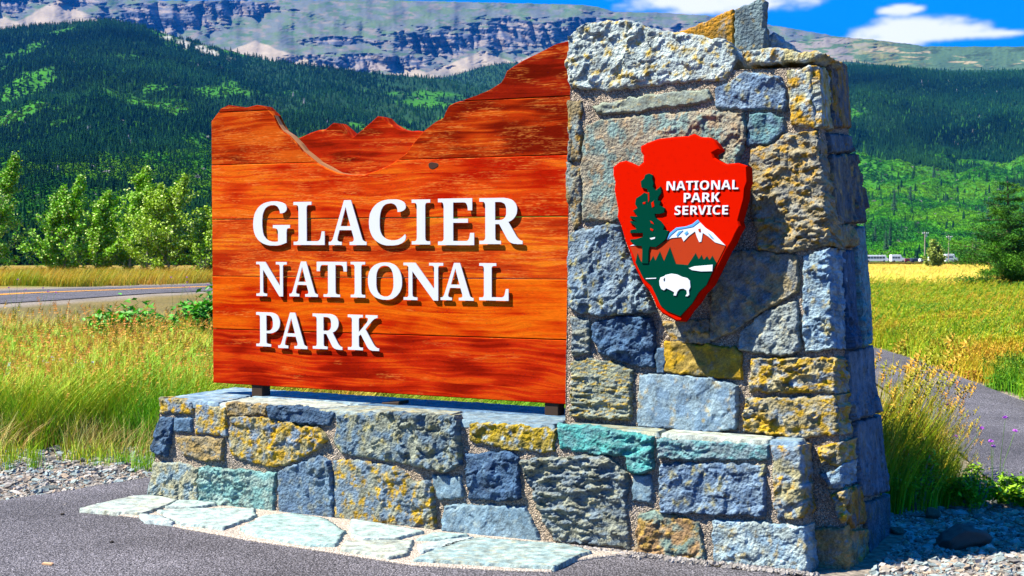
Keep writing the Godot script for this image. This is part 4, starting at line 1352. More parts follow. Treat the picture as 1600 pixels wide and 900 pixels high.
func ridge_sheet(called: String, label: String, crest: Array, x0: float, x1: float, d0: float, d1: float, base: float, grassy: bool) -> void:
	var v := PackedVector3Array()
	var idx := PackedInt32Array()
	var col := PackedColorArray()
	var nt := int((x1 - x0) / 1.05)
	var rows := 190
	for i in nt + 1:
		var x := lerpf(x0, x1, float(i) / nt)
		var top := along(crest, x) * 0.001 + 0.0006 * n_land.get_noise_2d(x * 0.12, 2.0)
		var steep := PackedFloat32Array()
		var sum := 0.0
		for j in rows + 1:
			var y := lerpf(base, top, float(j) / rows) * 1000.0
			var c := 0.0 if grassy else cliff_share(x, y)
			steep.append(c)
			sum += 1.34 - c + 0.5 * c * bench(x, y)
		var run := 0.0
		for j in rows + 1:
			var s := lerpf(base, top, float(j) / rows)
			var y := s * 1000.0
			run += (1.34 - steep[j] + 0.5 * steep[j] * bench(x, y)) / sum
			var d := lerpf(d0, d1, run)
			var yw := y + 4.5 * n_land.get_noise_2d(x * 0.02 + 20.0, y * 0.06)
			var tread := bench(x, y)
			var lean := x + y * 0.35
			var gully := n_gully.get_noise_2d(lean * 0.03, y * 0.04)
			var buttress := n_rl.get_noise_2d(lean * 0.062 + 40.0, y * 0.02)
			var crack := n_rl.get_noise_2d(lean * 0.19 + 90.0, y * 0.05)
			d += gully * (50.0 if grassy else 120.0) + ((buttress - 0.3) * 120.0 + crack * 34.0) * smoothstep(0.0, 1.0, steep[j]) + 10.0 * n_land.get_noise_2d(x * 0.25, y * 0.5)
			v.append(Vector3(x * 0.001 * d, s * d + 1.6, -d))
			var strata := n_land.get_noise_2d(x * 0.01 + 8.0, yw * 0.30) + 0.5 * (tread - 0.3) + 0.45 * n_land.get_noise_2d(x * 0.12, y * 0.2 + 60.0)
			var g := n_land.get_noise_2d(x * 0.05, y * 0.16 + 20.0)
			var slope_col := Color(0.082, 0.096, 0.088).lerp(Color(0.068, 0.100, 0.050), smoothstep(-0.15, 0.25, g))
			slope_col = slope_col.lerp(Color(0.125, 0.112, 0.092), smoothstep(0.15, 0.45, n_land.get_noise_2d(x * 0.06 + 70.0, y * 0.2)))
			if grassy:
				slope_col = Color(0.15, 0.135, 0.115).lerp(Color(0.13, 0.135, 0.05), smoothstep(240.0, 268.0, x + 20.0 * g))
				var tan_share := 0.0
				for q: Array in [[322, 133.5, 18, 3.4], [346, 131.0, 12, 3.6], [298, 137.5, 14, 2.6], [372, 132.5, 14, 3.0], [275, 140.5, 16, 2.5]]:
					tan_share = maxf(tan_share, blob(x, y, q[0], q[1], q[2], q[3]) + 0.6 * g)
				slope_col = slope_col.lerp(Color(0.035, 0.06, 0.025), smoothstep(278.0, 306.0, x + 30.0 * g)).lerp(Color(0.23, 0.19, 0.10), smoothstep(0.0, 0.25, tan_share))
			slope_col = slope_col.lerp(Color(0.05, 0.09, 0.04), smoothstep(0.32 if not grassy else 0.02, 0.38 if not grassy else 0.12, n_land.get_noise_2d(x * (0.04 if grassy else 0.045) + 11.0, y * (0.28 if grassy else 0.16) + 4.0) + (0.0 if not grassy else 0.45 * smoothstep(262.0, 320.0, x) - 0.1)))
			if not grassy:
				# scree fans
				for q: Array in [[-335, 179, 155, 46], [-380, 168, 150, 40], [-22, 141, 127, 34], [-75, 129, 116, 42], [12, 136, 126, 30], [-190, 148, 132, 45]]:
					if y < q[1]:
						var half: float = q[3] * pow((q[1] - y) / (q[1] - q[2]), 1.15)
						slope_col = slope_col.lerp(Color(0.22, 0.185, 0.135) * (1.0 + 0.2 * g), smoothstep(-1.5, 2.5, half - absf(x - q[0]) + 3.0 * g) * smoothstep(q[2] - 10.0, q[2], y))
						if half - absf(x - q[0]) > 0.0:
							steep[j] *= 0.1
			var rock := Color(0.080, 0.088, 0.105).lerp(Color(0.17, 0.145, 0.125), smoothstep(0.05, 0.35, strata + 0.35 * buttress)).lerp(Color(0.034, 0.042, 0.060), smoothstep(0.05, 0.4, -strata))
			col.append(slope_col.lerp(rock, steep[j]) * (1.0 + 0.2 * n_land.get_noise_2d(x * 0.9, y * 1.2)))
	for i in nt:
		for j in rows:
			var k := i * (rows + 1) + j
			idx.append_array([k, k + 1, k + rows + 2, k, k + rows + 2, k + rows + 1])
	# the far side falls away
	var first := v.size()
	for i in nt + 1:
		var p := v[i * (rows + 1) + rows]
		v.append(p + Vector3(0, -p.y * 0.6, -900))
		col.append(Color(0.2, 0.2, 0.14))
	for i in nt:
		var a := i * (rows + 1) + rows
		var b := a + rows + 1
		idx.append_array([a, first + i, first + i + 1, a, first + i + 1, b])
	var o := part(self, called, finish(v, idx, col), mats.land)
	tag(o, label, "", "", "structure")

# ---------------------------------------------------------------- trees
func tube(st: SurfaceTool, path: PackedVector3Array, r0: float, r1: float, sides := 7) -> void:
	for i in path.size() - 1:
		var dir := (path[i + 1] - path[i]).normalized()
		var a := dir.cross(Vector3(0.3, 0.1, 0.95)).normalized()
		var b := dir.cross(a)
		var ra := lerpf(r0, r1, float(i) / (path.size() - 1))
		var rb := lerpf(r0, r1, float(i + 1) / (path.size() - 1))
		for s in sides:
			var u := a * cos(TAU * s / sides) + b * sin(TAU * s / sides)
			var w := a * cos(TAU * (s + 1) / sides) + b * sin(TAU * (s + 1) / sides)
			for q: Vector3 in [path[i] + u * ra, path[i + 1] + w * rb, path[i + 1] + u * rb, path[i] + u * ra, path[i] + w * ra, path[i + 1] + w * rb]:
				st.add_vertex(q)

func windblown_tree(label: String, at: Vector3, high: float, wide: float, seed_: int, stems: int, leaves: int, tint: Color) -> void:
	var r := RandomNumberGenerator.new()
	r.seed = seed_
	var o := thing("poplar_tree", label, "tree", at, 0.0, "windblown poplars beyond the road")
	var st := SurfaceTool.new()
	st.begin(Mesh.PRIMITIVE_TRIANGLES)
	st.set_smooth_group(0)
	var tips := []
	for s in stems:
		var base := Vector3((s - (stems - 1) / 2.0) * wide * 0.36 + r.randf_range(-0.25, 0.25), 0, r.randf_range(-0.4, 0.4))
		var h := high * (1.0 if s == stems / 2 else r.randf_range(0.70, 0.96))
		var path := PackedVector3Array()
		for k in 9:
			var f := k / 8.0
			path.append(base + Vector3(h * 0.16 * f * f + 0.05 * sin(f * 7.0 + s), h * f, 0.08 * sin(f * 5.0)))
		tube(st, path, 0.075, 0.012)
		for k in range(2, 80):
			var f := pow(r.randf(), 0.75) * 0.95
			var p := path[int(f * 7.99)].lerp(path[mini(8, int(f * 7.99) + 1)], f * 7.99 - int(f * 7.99))
			var a := r.randf() * TAU
			var reach := wide * 0.50 * pow(1.0 - f, 0.8) * r.randf_range(0.25, 1.25) + 0.08
			var tip := p + Vector3(cos(a) * reach + 0.20 * reach, reach * r.randf_range(0.35, 1.0), sin(a) * reach)
			tube(st, PackedVector3Array([p, p.lerp(tip, 0.5) - Vector3(0, 0.04, 0), tip]), 0.016, 0.004, 4)
			tips.append([p.lerp(tip, 0.1), tip])
		for k in 12:
			tips.append([path[6], path[8] + Vector3(0, 0.08, 0)])
	st.generate_normals()
	part(o, "trunk", st.commit(), mats.bark)
	var v := PackedVector3Array()
	var col := PackedColorArray()
	for i in leaves:
		var q: Array = tips[r.randi() % tips.size()]
		var c: Vector3 = q[0].lerp(q[1], pow(r.randf(), 0.8) * 1.1) + Vector3(r.randfn(), r.randfn(), r.randfn()) * 0.085
		if c.y < 0.05:
			continue
		var b := Basis.from_euler(Vector3(r.randf_range(-1.2, 1.2), r.randf() * TAU, r.randf_range(-1.2, 1.2)))
		var s := r.randf_range(0.034, 0.066)
		var k := tint * r.randf_range(0.65, 1.45)
		if r.randf() < 0.15:
			k = Color(0.50, 0.62, 0.18) * r.randf_range(0.8, 1.2)
		for w: Vector3 in [Vector3(-s, 0, 0), Vector3(0, 0, s * 0.8), Vector3(s * 1.2, 0, 0), Vector3(-s, 0, 0), Vector3(s * 1.2, 0, 0), Vector3(0, 0, -s * 0.8)]:
			v.append(c + b * w)
			col.append(k)
	part(o, "crown", flat_mesh(v, col), mats.leaf)

func spruce(label: String, at: Vector3, high: float, wide: float, seed_: int) -> void:
	var r := RandomNumberGenerator.new()
	r.seed = seed_
	var o := thing("spruce_tree", label, "tree", at)
	var st := SurfaceTool.new()
	st.begin(Mesh.PRIMITIVE_TRIANGLES)
	st.set_smooth_group(0)
	tube(st, PackedVector3Array([Vector3.ZERO, Vector3(0.02, high * 0.5, 0), Vector3(-0.03, high, 0)]), 0.11, 0.015)
	var v := PackedVector3Array()
	var col := PackedColorArray()
	var y := 0.12
	while y < high * 0.98:
		var f := y / high
		for k in int(lerpf(9, 4, f)):
			var a := r.randf() * TAU
			var reach := wide * 0.5 * pow(1.0 - f, 0.75) * r.randf_range(0.5, 1.15) + 0.12
			var tip := Vector3(cos(a) * reach, y + reach * r.randf_range(-0.05, 0.30), sin(a) * reach)
			var root := Vector3(0, y, 0)
			tube(st, PackedVector3Array([root, tip]), 0.018, 0.005, 4)
			var tint := Color(0.012, 0.085, 0.010).lerp(Color(0.085, 0.24, 0.010), r.randf()) * r.randf_range(0.7, 1.2)
			if r.randf() < 0.01:
				tint = Color(0.35, 0.12, 0.03)
			for i in int(reach * 520):
				var g := pow(r.randf(), 0.7)
				var c := root.lerp(tip, g) + Vector3(r.randfn(), r.randfn() * 0.5, r.randfn()) * (0.03 + 0.10 * reach * (1.0 - g * 0.5))
				var d := ((tip - root).normalized() + Vector3(r.randfn(), r.randfn() + 0.3, r.randfn()) * 0.6).normalized() * r.randf_range(0.04, 0.08)
				var side := d.cross(Vector3(r.randfn(), r.randfn(), r.randfn())).normalized() * 0.011
				var t2 := tint * r.randf_range(0.75, 1.3)
				for w: Vector3 in [c - side, c + d, c + side]:
					v.append(w)
					col.append(t2)
		y += r.randf_range(0.13, 0.24)
	st.generate_normals()
	part(o, "trunk", st.commit(), mats.dark_bark)
	part(o, "crown", flat_mesh(v, col), mats.needle)

func leafy_shrub(called: String, label: String, at: Vector3, size: Vector3, n: int, leaf: float, tint: Color, seed_: int, group := "") -> void:
	var r := RandomNumberGenerator.new()
	r.seed = seed_
	var o := thing(called, label, "shrub", at, 0.0, group)
	var st := SurfaceTool.new()
	st.begin(Mesh.PRIMITIVE_TRIANGLES)
	st.set_smooth_group(0)
	var tips := []
	for k in 24:
		var a := r.randf() * TAU
		var q := sqrt(r.randf())
		var tip := Vector3(cos(a) * q * size.x * 0.5, size.y * (1.0 - 0.55 * q * q) * r.randf_range(0.75, 1.05), sin(a) * q * size.z * 0.5)
		var root := Vector3(tip.x * 0.3, 0, tip.z * 0.3)
		tube(st, PackedVector3Array([root, root.lerp(tip, 0.6) + Vector3(0, 0.05, 0), tip]), 0.010, 0.003, 4)
		tips.append([root, tip])
	st.generate_normals()
	part(o, "stems", st.commit(), mats.bark)
	var v := PackedVector3Array()
	var col := PackedColorArray()
	for i in n:
		var q: Array = tips[r.randi() % tips.size()]
		var c: Vector3 = q[0].lerp(q[1], pow(r.randf(), 0.45)) + Vector3(r.randfn(), r.randfn(), r.randfn()) * size.x * 0.05
		if c.y < 0.02:
			continue
		var b := Basis.from_euler(Vector3(r.randf_range(-0.9, 0.9), r.randf() * TAU, r.randf_range(-0.9, 0.9)))
		var s := leaf * r.randf_range(0.6, 1.2)
		var k := tint * r.randf_range(0.6, 1.4)
		for w: Vector3 in [Vector3(-s, 0, 0), Vector3(0, s * 0.1, s * 0.45), Vector3(s, 0, 0), Vector3(-s, 0, 0), Vector3(s, 0, 0), Vector3(0, s * 0.1, -s * 0.45)]:
			v.append(c + b * w)
			col.append(k)
	part(o, "foliage", flat_mesh(v, col), mats.leaf)

func on_ground(x: float, d: float) -> Vector3:
	return Vector3(x, ground_height(x, -d), -d)

func make_trees() -> void:
	windblown_tree("tall sparse windblown poplar at the left edge, its pale trunk showing", on_ground(-24.3, 64.0), 5.7, 2.4, 101, 1, 9000, Color(0.12, 0.31, 0.012))
	windblown_tree("narrow windblown poplar second from the left in the row beyond the road", on_ground(-21.6, 63.5), 4.7, 3.0, 102, 2, 20000, Color(0.15, 0.36, 0.012))
	windblown_tree("widest windblown poplar with twin tops in the middle of the row beyond the road", on_ground(-19.0, 64.0), 5.1, 3.6, 103, 2, 28000, Color(0.18, 0.38, 0.012))
	windblown_tree("rounded yellow green poplar with a bushy crown, last before the sign", on_ground(-15.9, 63.0), 4.6, 3.9, 104, 3, 30000, Color(0.23, 0.37, 0.015))
	windblown_tree("low poplar sapling showing just left of the sign panel", on_ground(-13.9, 62.0), 2.5, 1.6, 105, 2, 2000, Color(0.24, 0.42, 0.02))
	spruce("bushy spruce standing in the meadow at the right edge", on_ground(13.35, 36.2), 3.15, 3.4, 7)
	leafy_shrub("green_shrub", "low dark green shrub in the verge beside the road, left one", on_ground(-3.95, 14.4), Vector3(1.6, 0.92, 0.9), 6000, 0.05, Color(0.07, 0.28, 0.015), 31, "dark shrubs in the verge")
	leafy_shrub("green_shrub", "taller dark green shrub touching the left edge of the sign panel", on_ground(-3.35, 14.6), Vector3(1.0, 1.0, 0.9), 4500, 0.048, Color(0.06, 0.26, 0.015), 32, "dark shrubs in the verge")
	leafy_shrub("green_shrub", "green leafy shrub in the tall grass right of the pillar base", on_ground(2.50, 8.3), Vector3(0.45, 0.42, 0.4), 900, 0.030, Color(0.17, 0.34, 0.02), 33)
	var herbs := [[2.42, 8.0, 0.34, "touching the pillar"], [2.76, 7.95, 0.26, "in the middle of the clump"], [3.0, 8.0, 0.22, "at the right of the clump"]]
	for i in herbs.size():
		var q: Array = herbs[i]
		leafy_shrub("small_leaved_herb", "bright green small leaved herb right of the pillar, " + q[3], on_ground(q[0], q[1]), Vector3(q[2] * 1.2, q[2], q[2]), 1500, 0.020, Color(0.20, 0.38, 0.012), 50 + i, "green herbs in the grass clump")
	leafy_shrub("leafy_weed", "broad leaved green weed growing in the gravel left of the plinth", on_ground(-3.28, 10.5), Vector3(0.30, 0.28, 0.3), 90, 0.055, Color(0.06, 0.24, 0.02), 34)
	leafy_shrub("silvery_weed", "pale grey green weed at the edge of the grass on the left", on_ground(-3.75, 10.6), Vector3(0.5, 0.2, 0.35), 420, 0.03, Color(0.25, 0.36, 0.22), 35)
	leafy_shrub("willow_bush", "small yellow green willow bush alone in the far field", on_ground(41.5, 132.0), Vector3(2.4, 3.0, 2.4), 2600, 0.16, Color(0.22, 0.28, 0.05), 36)
	# single conifers that stand out on the bright scrub at the right
	var lone := [[0.221, 900, 14], [0.262, 800, 13], [0.255, 1250, 16], [0.284, 1050, 17], [0.296, 1150, 14], [0.322, 1200, 12], [0.354, 950, 17], [0.270, 760, 10], [0.281, 720, 11], [0.313, 1500, 15], [0.278, 690, 11], [0.345, 700, 8]]
	var says := ["nearest the pillar", "low on the slope in front of the bright scrub", "dark and narrow, above the white bus", "tallest, behind the twin utility poles", "beside the tallest on its right", "small and pointed in the pale scrub", "broad and dark, above the right spruce", "short and squat low in the scrub", "low in the scrub, above the motorhome", "highest up near the forest edge", "just behind the parked vehicles", "short, near the right edge of the photo"]
	var shape := conifer_mesh(9, 44)
	for i in lone.size():
		var d: float = lone[i][1]
		var t: float = lone[i][0]
		var o := thing("lone_conifer", "lone conifer on the right hillside, " + says[i], "tree", Vector3(t * d, near_slope(t, d) - 0.4, -d), i * 1.7, "conifers standing alone on the right hillside")
		var crown := part(o, "crown", shape, mats.far_leaf)
		crown.scale = Vector3.ONE * lone[i][2] * 1.15
		crown.material_override = mats.lone_needle if mats.has("lone_needle") else mat("lone_needle", Color(0.012, 0.05, 0.02), 0.9, true)

# ---------------------------------------------------------------- far vehicles and poles
func box_mesh(lo: Vector3, hi: Vector3, bevel: float) -> ArrayMesh:
	var p := PackedVector2Array([Vector2(lo.x + bevel, lo.y), Vector2(hi.x - bevel, lo.y), Vector2(hi.x, lo.y + bevel), Vector2(hi.x, hi.y - bevel * 2.0), Vector2(hi.x - bevel * 2.0, hi.y), Vector2(lo.x + bevel * 2.0, hi.y), Vector2(lo.x, hi.y - bevel * 2.0), Vector2(lo.x, lo.y + bevel)])
	return prism(p, lo.z, hi.z, bevel * 0.5)

func wheels(o: Node3D, xs: Array, w: float, r: float) -> void:
	for x: float in xs:
		for z: float in [-w, w]:
			var c := CylinderMesh.new()
			c.top_radius = r
			c.bottom_radius = r
			c.height = 0.25
			c.radial_segments = 14
			var q := part(o, "wheel", c, mats.tyre, Vector3(x, r, z))
			q.rotation.x = PI / 2

func van(called: String, label: String, category: String, t: float, d: float, size: Vector3, cab: float, windows: int, paint: Material, glass_y: float, glass_h: float) -> void:
	var o := thing(called, label, category, on_ground(t * d, d), 0.12)
	var l := size.x / 2.0
	var body := part(o, "body", prism(PackedVector2Array([Vector2(-l, 0.4), Vector2(l, 0.4), Vector2(l, size.y * 0.5), Vector2(l - cab, size.y * 0.62), Vector2(l - cab * 1.5, size.y), Vector2(-l + 0.15, size.y), Vector2(-l, size.y - 0.2)]), -size.z / 2, size.z / 2, 0.08), paint)
	var span := size.x - cab * 1.5 - 0.6
	for i in windows:
		var x0 := -l + 0.4 + span * i / windows
		part(o, "window", box_mesh(Vector3(x0, glass_y, size.z / 2 - 0.02), Vector3(x0 + span / windows - 0.2, glass_y + glass_h, size.z / 2 + 0.015), 0.03), mats.vehicle_glass)
	part(o, "windscreen", prism(PackedVector2Array([Vector2(l - cab * 0.98, size.y * 0.64), Vector2(l - cab * 0.94, size.y * 0.64), Vector2(l - cab * 1.44, size.y * 0.97), Vector2(l - cab * 1.48, size.y * 0.97)]), -size.z * 0.42, size.z * 0.42, 0.01), mats.vehicle_glass)
	wheels(o, [-l * 0.62, l * 0.66], size.z / 2 - 0.12, 0.42)

func pole(label: String, t: float, d: float, high: float, arms: bool) -> void:
	var o := thing("utility_pole", label, "pole", on_ground(t * d, d), 0.3)
	var c := CylinderMesh.new()
	c.bottom_radius = 0.24
	c.top_radius = 0.17
	c.height = high
	c.radial_segments = 8
	part(o, "shaft", c, mats.pole_wood, Vector3(0, high / 2, 0))
	if arms:
		part(o, "crossarm", box_mesh(Vector3(-1.4, high - 0.9, 0.2), Vector3(1.4, high - 0.6, 0.42), 0.03), mats.pole_wood)
		for x: float in [-1.2, -0.5, 0.5, 1.2]:
			var k := CylinderMesh.new()
			k.bottom_radius = 0.12
			k.top_radius = 0.07
			k.height = 0.3
			k.radial_segments = 8
			part(o, "insulator", k, mats.vehicle_white, Vector3(x, high - 0.45, 0.3))
		var can := CylinderMesh.new()
		can.bottom_radius = 0.35
		can.top_radius = 0.35
		can.height = 1.0
		can.radial_segments = 10
		part(o, "transformer", can, mats.steel, Vector3(0.45, high - 1.6, 0.2))

func make_field_things() -> void:
	var d := 560.0
	van("white_bus", "long white bus with dark windows at the far edge of the field", "bus", 0.270, d, Vector3(10.6, 2.9, 2.5), 0.7, 7, mats.vehicle_white, 1.5, 0.8)
	van("camper", "white motorhome parked right of the long bus", "motorhome", 0.2867, d, Vector3(6.0, 3.1, 2.3), 1.3, 3, mats.vehicle_white, 1.6, 0.7)
	van("parked_car", "dark red car parked right of the white motorhome", "car", 0.2955, d, Vector3(4.4, 1.6, 1.8), 1.2, 2, mats.vehicle_red, 1.05, 0.42)
	van("parked_car", "dark blue car between the dark red car and the pole", "car", 0.3005, d - 4.0, Vector3(4.6, 1.7, 1.8), 1.2, 2, mats.vehicle_dark, 1.1, 0.42)
	van("parked_car", "low white car left of the willow bush in the field", "car", 0.3070, d - 8.0, Vector3(4.6, 1.45, 1.8), 1.2, 2, mats.vehicle_white, 0.98, 0.4)
	van("parked_van", "white van half hidden by the willow bush", "van", 0.3145, d, Vector3(5.2, 2.1, 2.0), 1.3, 2, mats.vehicle_white, 1.25, 0.5)
	van("box_truck", "pale boxy truck camper behind the second utility pole", "truck", 0.3265, d, Vector3(5.6, 3.4, 2.3), 1.3, 1, mats.vehicle_white, 1.9, 0.6)
	pole("tall wooden utility pole with crossarm and transformer, the left one", 0.3070, 500.0, 11.5, true)
	pole("wooden utility pole with a lamp-like top right of the willow bush", 0.3248, 520.0, 10.5, true)
	pole("thin bare pole at the far edge of the field, the right one", 0.3425, 560.0, 8.5, false)

# ---------------------------------------------------------------- grass
func tuft(blades: int, high: float, spread: float, lean: float, seeds: bool, s: int, broad := 0.0032) -> ArrayMesh:
	var r := RandomNumberGenerator.new()
	r.seed = s
	var v := PackedVector3Array()
	var col := PackedColorArray()
	for i in blades:
		var a := r.randf() * TAU
		var base := Vector3(cos(a), 0, sin(a)) * spread * sqrt(r.randf())
		var h := high * r.randf_range(0.45, 1.05)
		var dir := Vector3(r.randfn() * 0.30 + lean * r.randf() * 1.6, 0, r.randfn() * 0.30)
		var face := Vector3(r.randfn(), 0, r.randfn()).normalized() * broad * r.randf_range(0.6, 1.3)
		var tint := Color(0.70, 1, 0.9).lerp(Color(1.5, 1.15, 1.0), r.randf()) * r.randf_range(0.55, 1.25)
		var prev := base
		var wp := face
		for k in 3:
			var f := (k + 1) / 3.0
			var q := base + Vector3(0, h * f, 0) + dir * h * f * f
			var wq := face * (1.0 - f * 0.85)
			for w: Vector3 in [prev - wp, q - wq, q + wq, prev - wp, q + wq, prev + wp]:
				v.append(w)
				col.append(tint)
			prev = q
			wp = wq
		if seeds and r.randf() < 0.45:
			var head := Color(0.95, 0.70, 0.80) if r.randf() < 0.55 else Color(1.25, 1.05, 1.0)
			for k in 12:
				var f := k / 12.0
				var c := prev + (dir * 0.9 + UP * 0.75) * 0.09 * (f - 0.6)
				var e := Vector3(r.randfn(), r.randfn() + 0.8, r.randfn()) * 0.017
				var side := Vector3(r.randfn(), r.randfn(), r.randfn()).normalized() * 0.006
				for w: Vector3 in [c - side, c + e, c + side]:
					v.append(w)
					col.append(head * r.randf_range(0.8, 1.2))
	return flat_mesh(v, col)

func clear_of_masonry(p: Vector3) -> bool:
	var l := (Basis(UP, deg_to_rad(SIGN_TURN)).inverse() * (p - SIGN_AT))
	return not (l.x > -0.06 and l.x < 4.35 and l.z > -1.15 and l.z < 0.5)

func meadow(called: String, label: String, mesh: Mesh, n: int, box: Array, s: int, size0: float, size1: float, palette: Array, keep: Callable, taper := false) -> void:
	var r := RandomNumberGenerator.new()
	r.seed = s
	var where := []
	var tints := PackedColorArray()
	for i in n:
		var d: float = box[2] + (box[3] - box[2]) * pow(r.randf(), box[4])
		var t := r.randf_range(box[0], box[1])
		var p := on_ground(t * d, d)
		if not keep.call(p, d, r) or not clear_of_masonry(p):
			continue
		var m := n_land.get_noise_2d(p.x * 0.45, p.z * 0.45) + r.randfn() * 0.22
		var k := clampf(0.5 + m, 0.0, 0.999) * (palette.size() - 1)
		var c := c3(palette[int(k)]).lerp(c3(palette[int(k) + 1]), k - int(k))
		tints.append(c * r.randf_range(0.75, 1.2))
		var size := r.randf_range(size0, size1) * (1.0 + 0.3 * n_land.get_noise_2d(p.x * 0.8 + 7.0, p.z * 0.8))
		if taper:
			size *= lerpf(1.22, 0.35, smoothstep(0.27, 0.35, t))
		where.append(Transform3D(Basis(UP, r.randf_range(-0.6, 0.6)).scaled(Vector3(size, size, size)), p))
	scatter(called, label, mesh, mats.grass, where, tints)

func make_grass() -> void:
	var green := [[0.076, 0.292, 0.006], [0.161, 0.389, 0.008], [0.312, 0.476, 0.012], [0.435, 0.454, 0.03], [0.511, 0.389, 0.05]]
	var straw := [[0.263, 0.354, 0.015], [0.489, 0.395, 0.03], [0.603, 0.416, 0.06], [0.545, 0.291, 0.05]]
	var golden := [[0.34, 0.44, 0.008], [0.48, 0.46, 0.012], [0.58, 0.46, 0.025], [0.62, 0.40, 0.05], [0.58, 0.30, 0.06]]
	var mixed := [[0.071, 0.254, 0.006], [0.176, 0.371, 0.008], [0.291, 0.445, 0.01], [0.406, 0.445, 0.014], [0.477, 0.35, 0.02]]
	var off_road := func(p: Vector3, d: float, r: RandomNumberGenerator) -> bool: return r.randf() > gravel_share(p.x, p.z) and absf(p.x - road_mid(d)) > 3.4
	var far_side := func(p: Vector3, d: float, r: RandomNumberGenerator) -> bool: return r.randf() > gravel_share(p.x, p.z) and p.x > path_mid(d) + path_half(d) + 0.12
	var near_side := func(p: Vector3, d: float, r: RandomNumberGenerator) -> bool: return r.randf() > 0.7 * smoothstep(0.30, 0.375, p.x / d) and r.randf() > gravel_share(p.x, p.z) and p.x < path_mid(d) - path_half(d) - 0.25
	var off_path := func(p: Vector3, d: float, r: RandomNumberGenerator) -> bool: return r.randf() > gravel_share(p.x, p.z) and absf(p.x - path_mid(d)) > path_half(d) + 0.1 + 0.1 * r.randf()
	# tall verge left of the sign
	meadow("tall_grass", "tall yellow green grass leaning with the wind left of the plinth", tuft(16, 0.60, 0.11, 0.30, false, 1, 0.0040), 6500, [-0.42, -0.12, 10.1, 16.0, 1.2], 11, 0.7, 1.15, green, off_road)
	meadow("seeding_grass", "grass with tan and purplish seed heads among the verge on the left", tuft(9, 0.74, 0.10, 0.34, true, 2, 0.0034), 2000, [-0.42, -0.12, 10.4, 16.2, 1.2], 12, 0.7, 1.1, straw, off_road)
	meadow("verge_weeds", "small leafy weeds among the tall grass on the left", bush_mesh(120, 0.075, 61), 420, [-0.40, -0.14, 10.2, 17.5, 1.2], 61, 0.16, 0.36, [[0.05, 0.22, 0.008], [0.12, 0.34, 0.01], [0.30, 0.40, 0.05], [0.46, 0.20, 0.04]], off_road)
	meadow("meadow_weeds", "low olive and orange weeds among the meadow on the right", bush_mesh(200, 0.055, 62), 900, [0.24, 0.42, 12.0, 38.0, 1.3], 62, 0.2, 0.55, [[0.07, 0.22, 0.008], [0.16, 0.32, 0.01], [0.30, 0.38, 0.02], [0.50, 0.26, 0.04]], far_side)
	# behind the sign, seen under the panel
	meadow("meadow_grass", "short grass behind the plinth seen under the panel", tuft(14, 0.30, 0.10, 0.3, false, 3), 2600, [-0.20, 0.10, 8.0, 17.0, 1.0], 13, 0.8, 1.3, green, off_road)
	# straw strip beyond the road
	meadow("roadside_straw", "golden dry grass strip between the road and the poplars", tuft(18, 0.55, 0.30, 0.3, false, 4, 0.010), 5200, [-0.44, -0.16, 50.0, 63.0, 1.0], 14, 0.7, 1.2, straw, off_road)
	# right of the pillar
	meadow("tall_grass", "tall golden grass clump between the pillar and the footpath", tuft(12, 0.48, 0.09, 0.22, false, 5, 0.0040), 380, [0.25, 0.375, 7.85, 8.9, 1.1], 15, 0.7, 1.15, golden, near_side, true)
	meadow("seeding_grass", "orange and purple seed heads in the clump beside the footpath", tuft(8, 0.66, 0.08, 0.26, true, 6, 0.0032), 480, [0.25, 0.37, 7.8, 8.8, 1.2], 16, 0.75, 1.15, straw, near_side, true)
	meadow("meadow_grass", "orange and green meadow beyond the footpath on the right", tuft(18, 0.34, 0.14, 0.3, true, 7, 0.004), 15000, [0.22, 0.45, 10.0, 40.0, 1.7], 17, 0.75, 1.3, mixed, far_side)
	meadow("meadow_grass", "short grass between the pillar and the footpath", tuft(14, 0.15, 0.10, 0.3, false, 27), 1500, [0.22, 0.33, 8.6, 22.0, 1.2], 27, 0.7, 1.2, mixed, near_side)
	meadow("field_grass", "wide straw coloured hay field out to the parked vehicles", tuft(16, 0.3, 0.5, 0.3, false, 8, 0.02), 14000, [0.20, 0.45, 38.0, 300.0, 2.0], 18, 0.8, 1.5, straw, off_path)
	meadow("dry_stalks", "dead straw coloured stalks along the front of the verge on the left", tuft(8, 0.30, 0.10, 0.25, false, 28, 0.003), 700, [-0.42, -0.20, 9.7, 11.6, 1.0], 28, 0.6, 1.3, [[0.30, 0.26, 0.05], [0.44, 0.32, 0.09], [0.42, 0.22, 0.06]], func(p: Vector3, d: float, r: RandomNumberGenerator) -> bool: return n_land.get_noise_2d(p.x * 1.2, p.z * 1.2) > -0.15)
	# sparse grass that creeps over the gravel
	meadow("sparse_grass", "sparse dry grass creeping onto the gravel on the left", tuft(10, 0.16, 0.06, 0.2, false, 9), 420, [-0.42, -0.22, 9.2, 10.9, 1.0], 19, 0.6, 1.2, mixed, func(p: Vector3, d: float, r: RandomNumberGenerator) -> bool: return n_land.get_noise_2d(p.x * 2.0, p.z * 2.0) > -0.05)
	flowers()

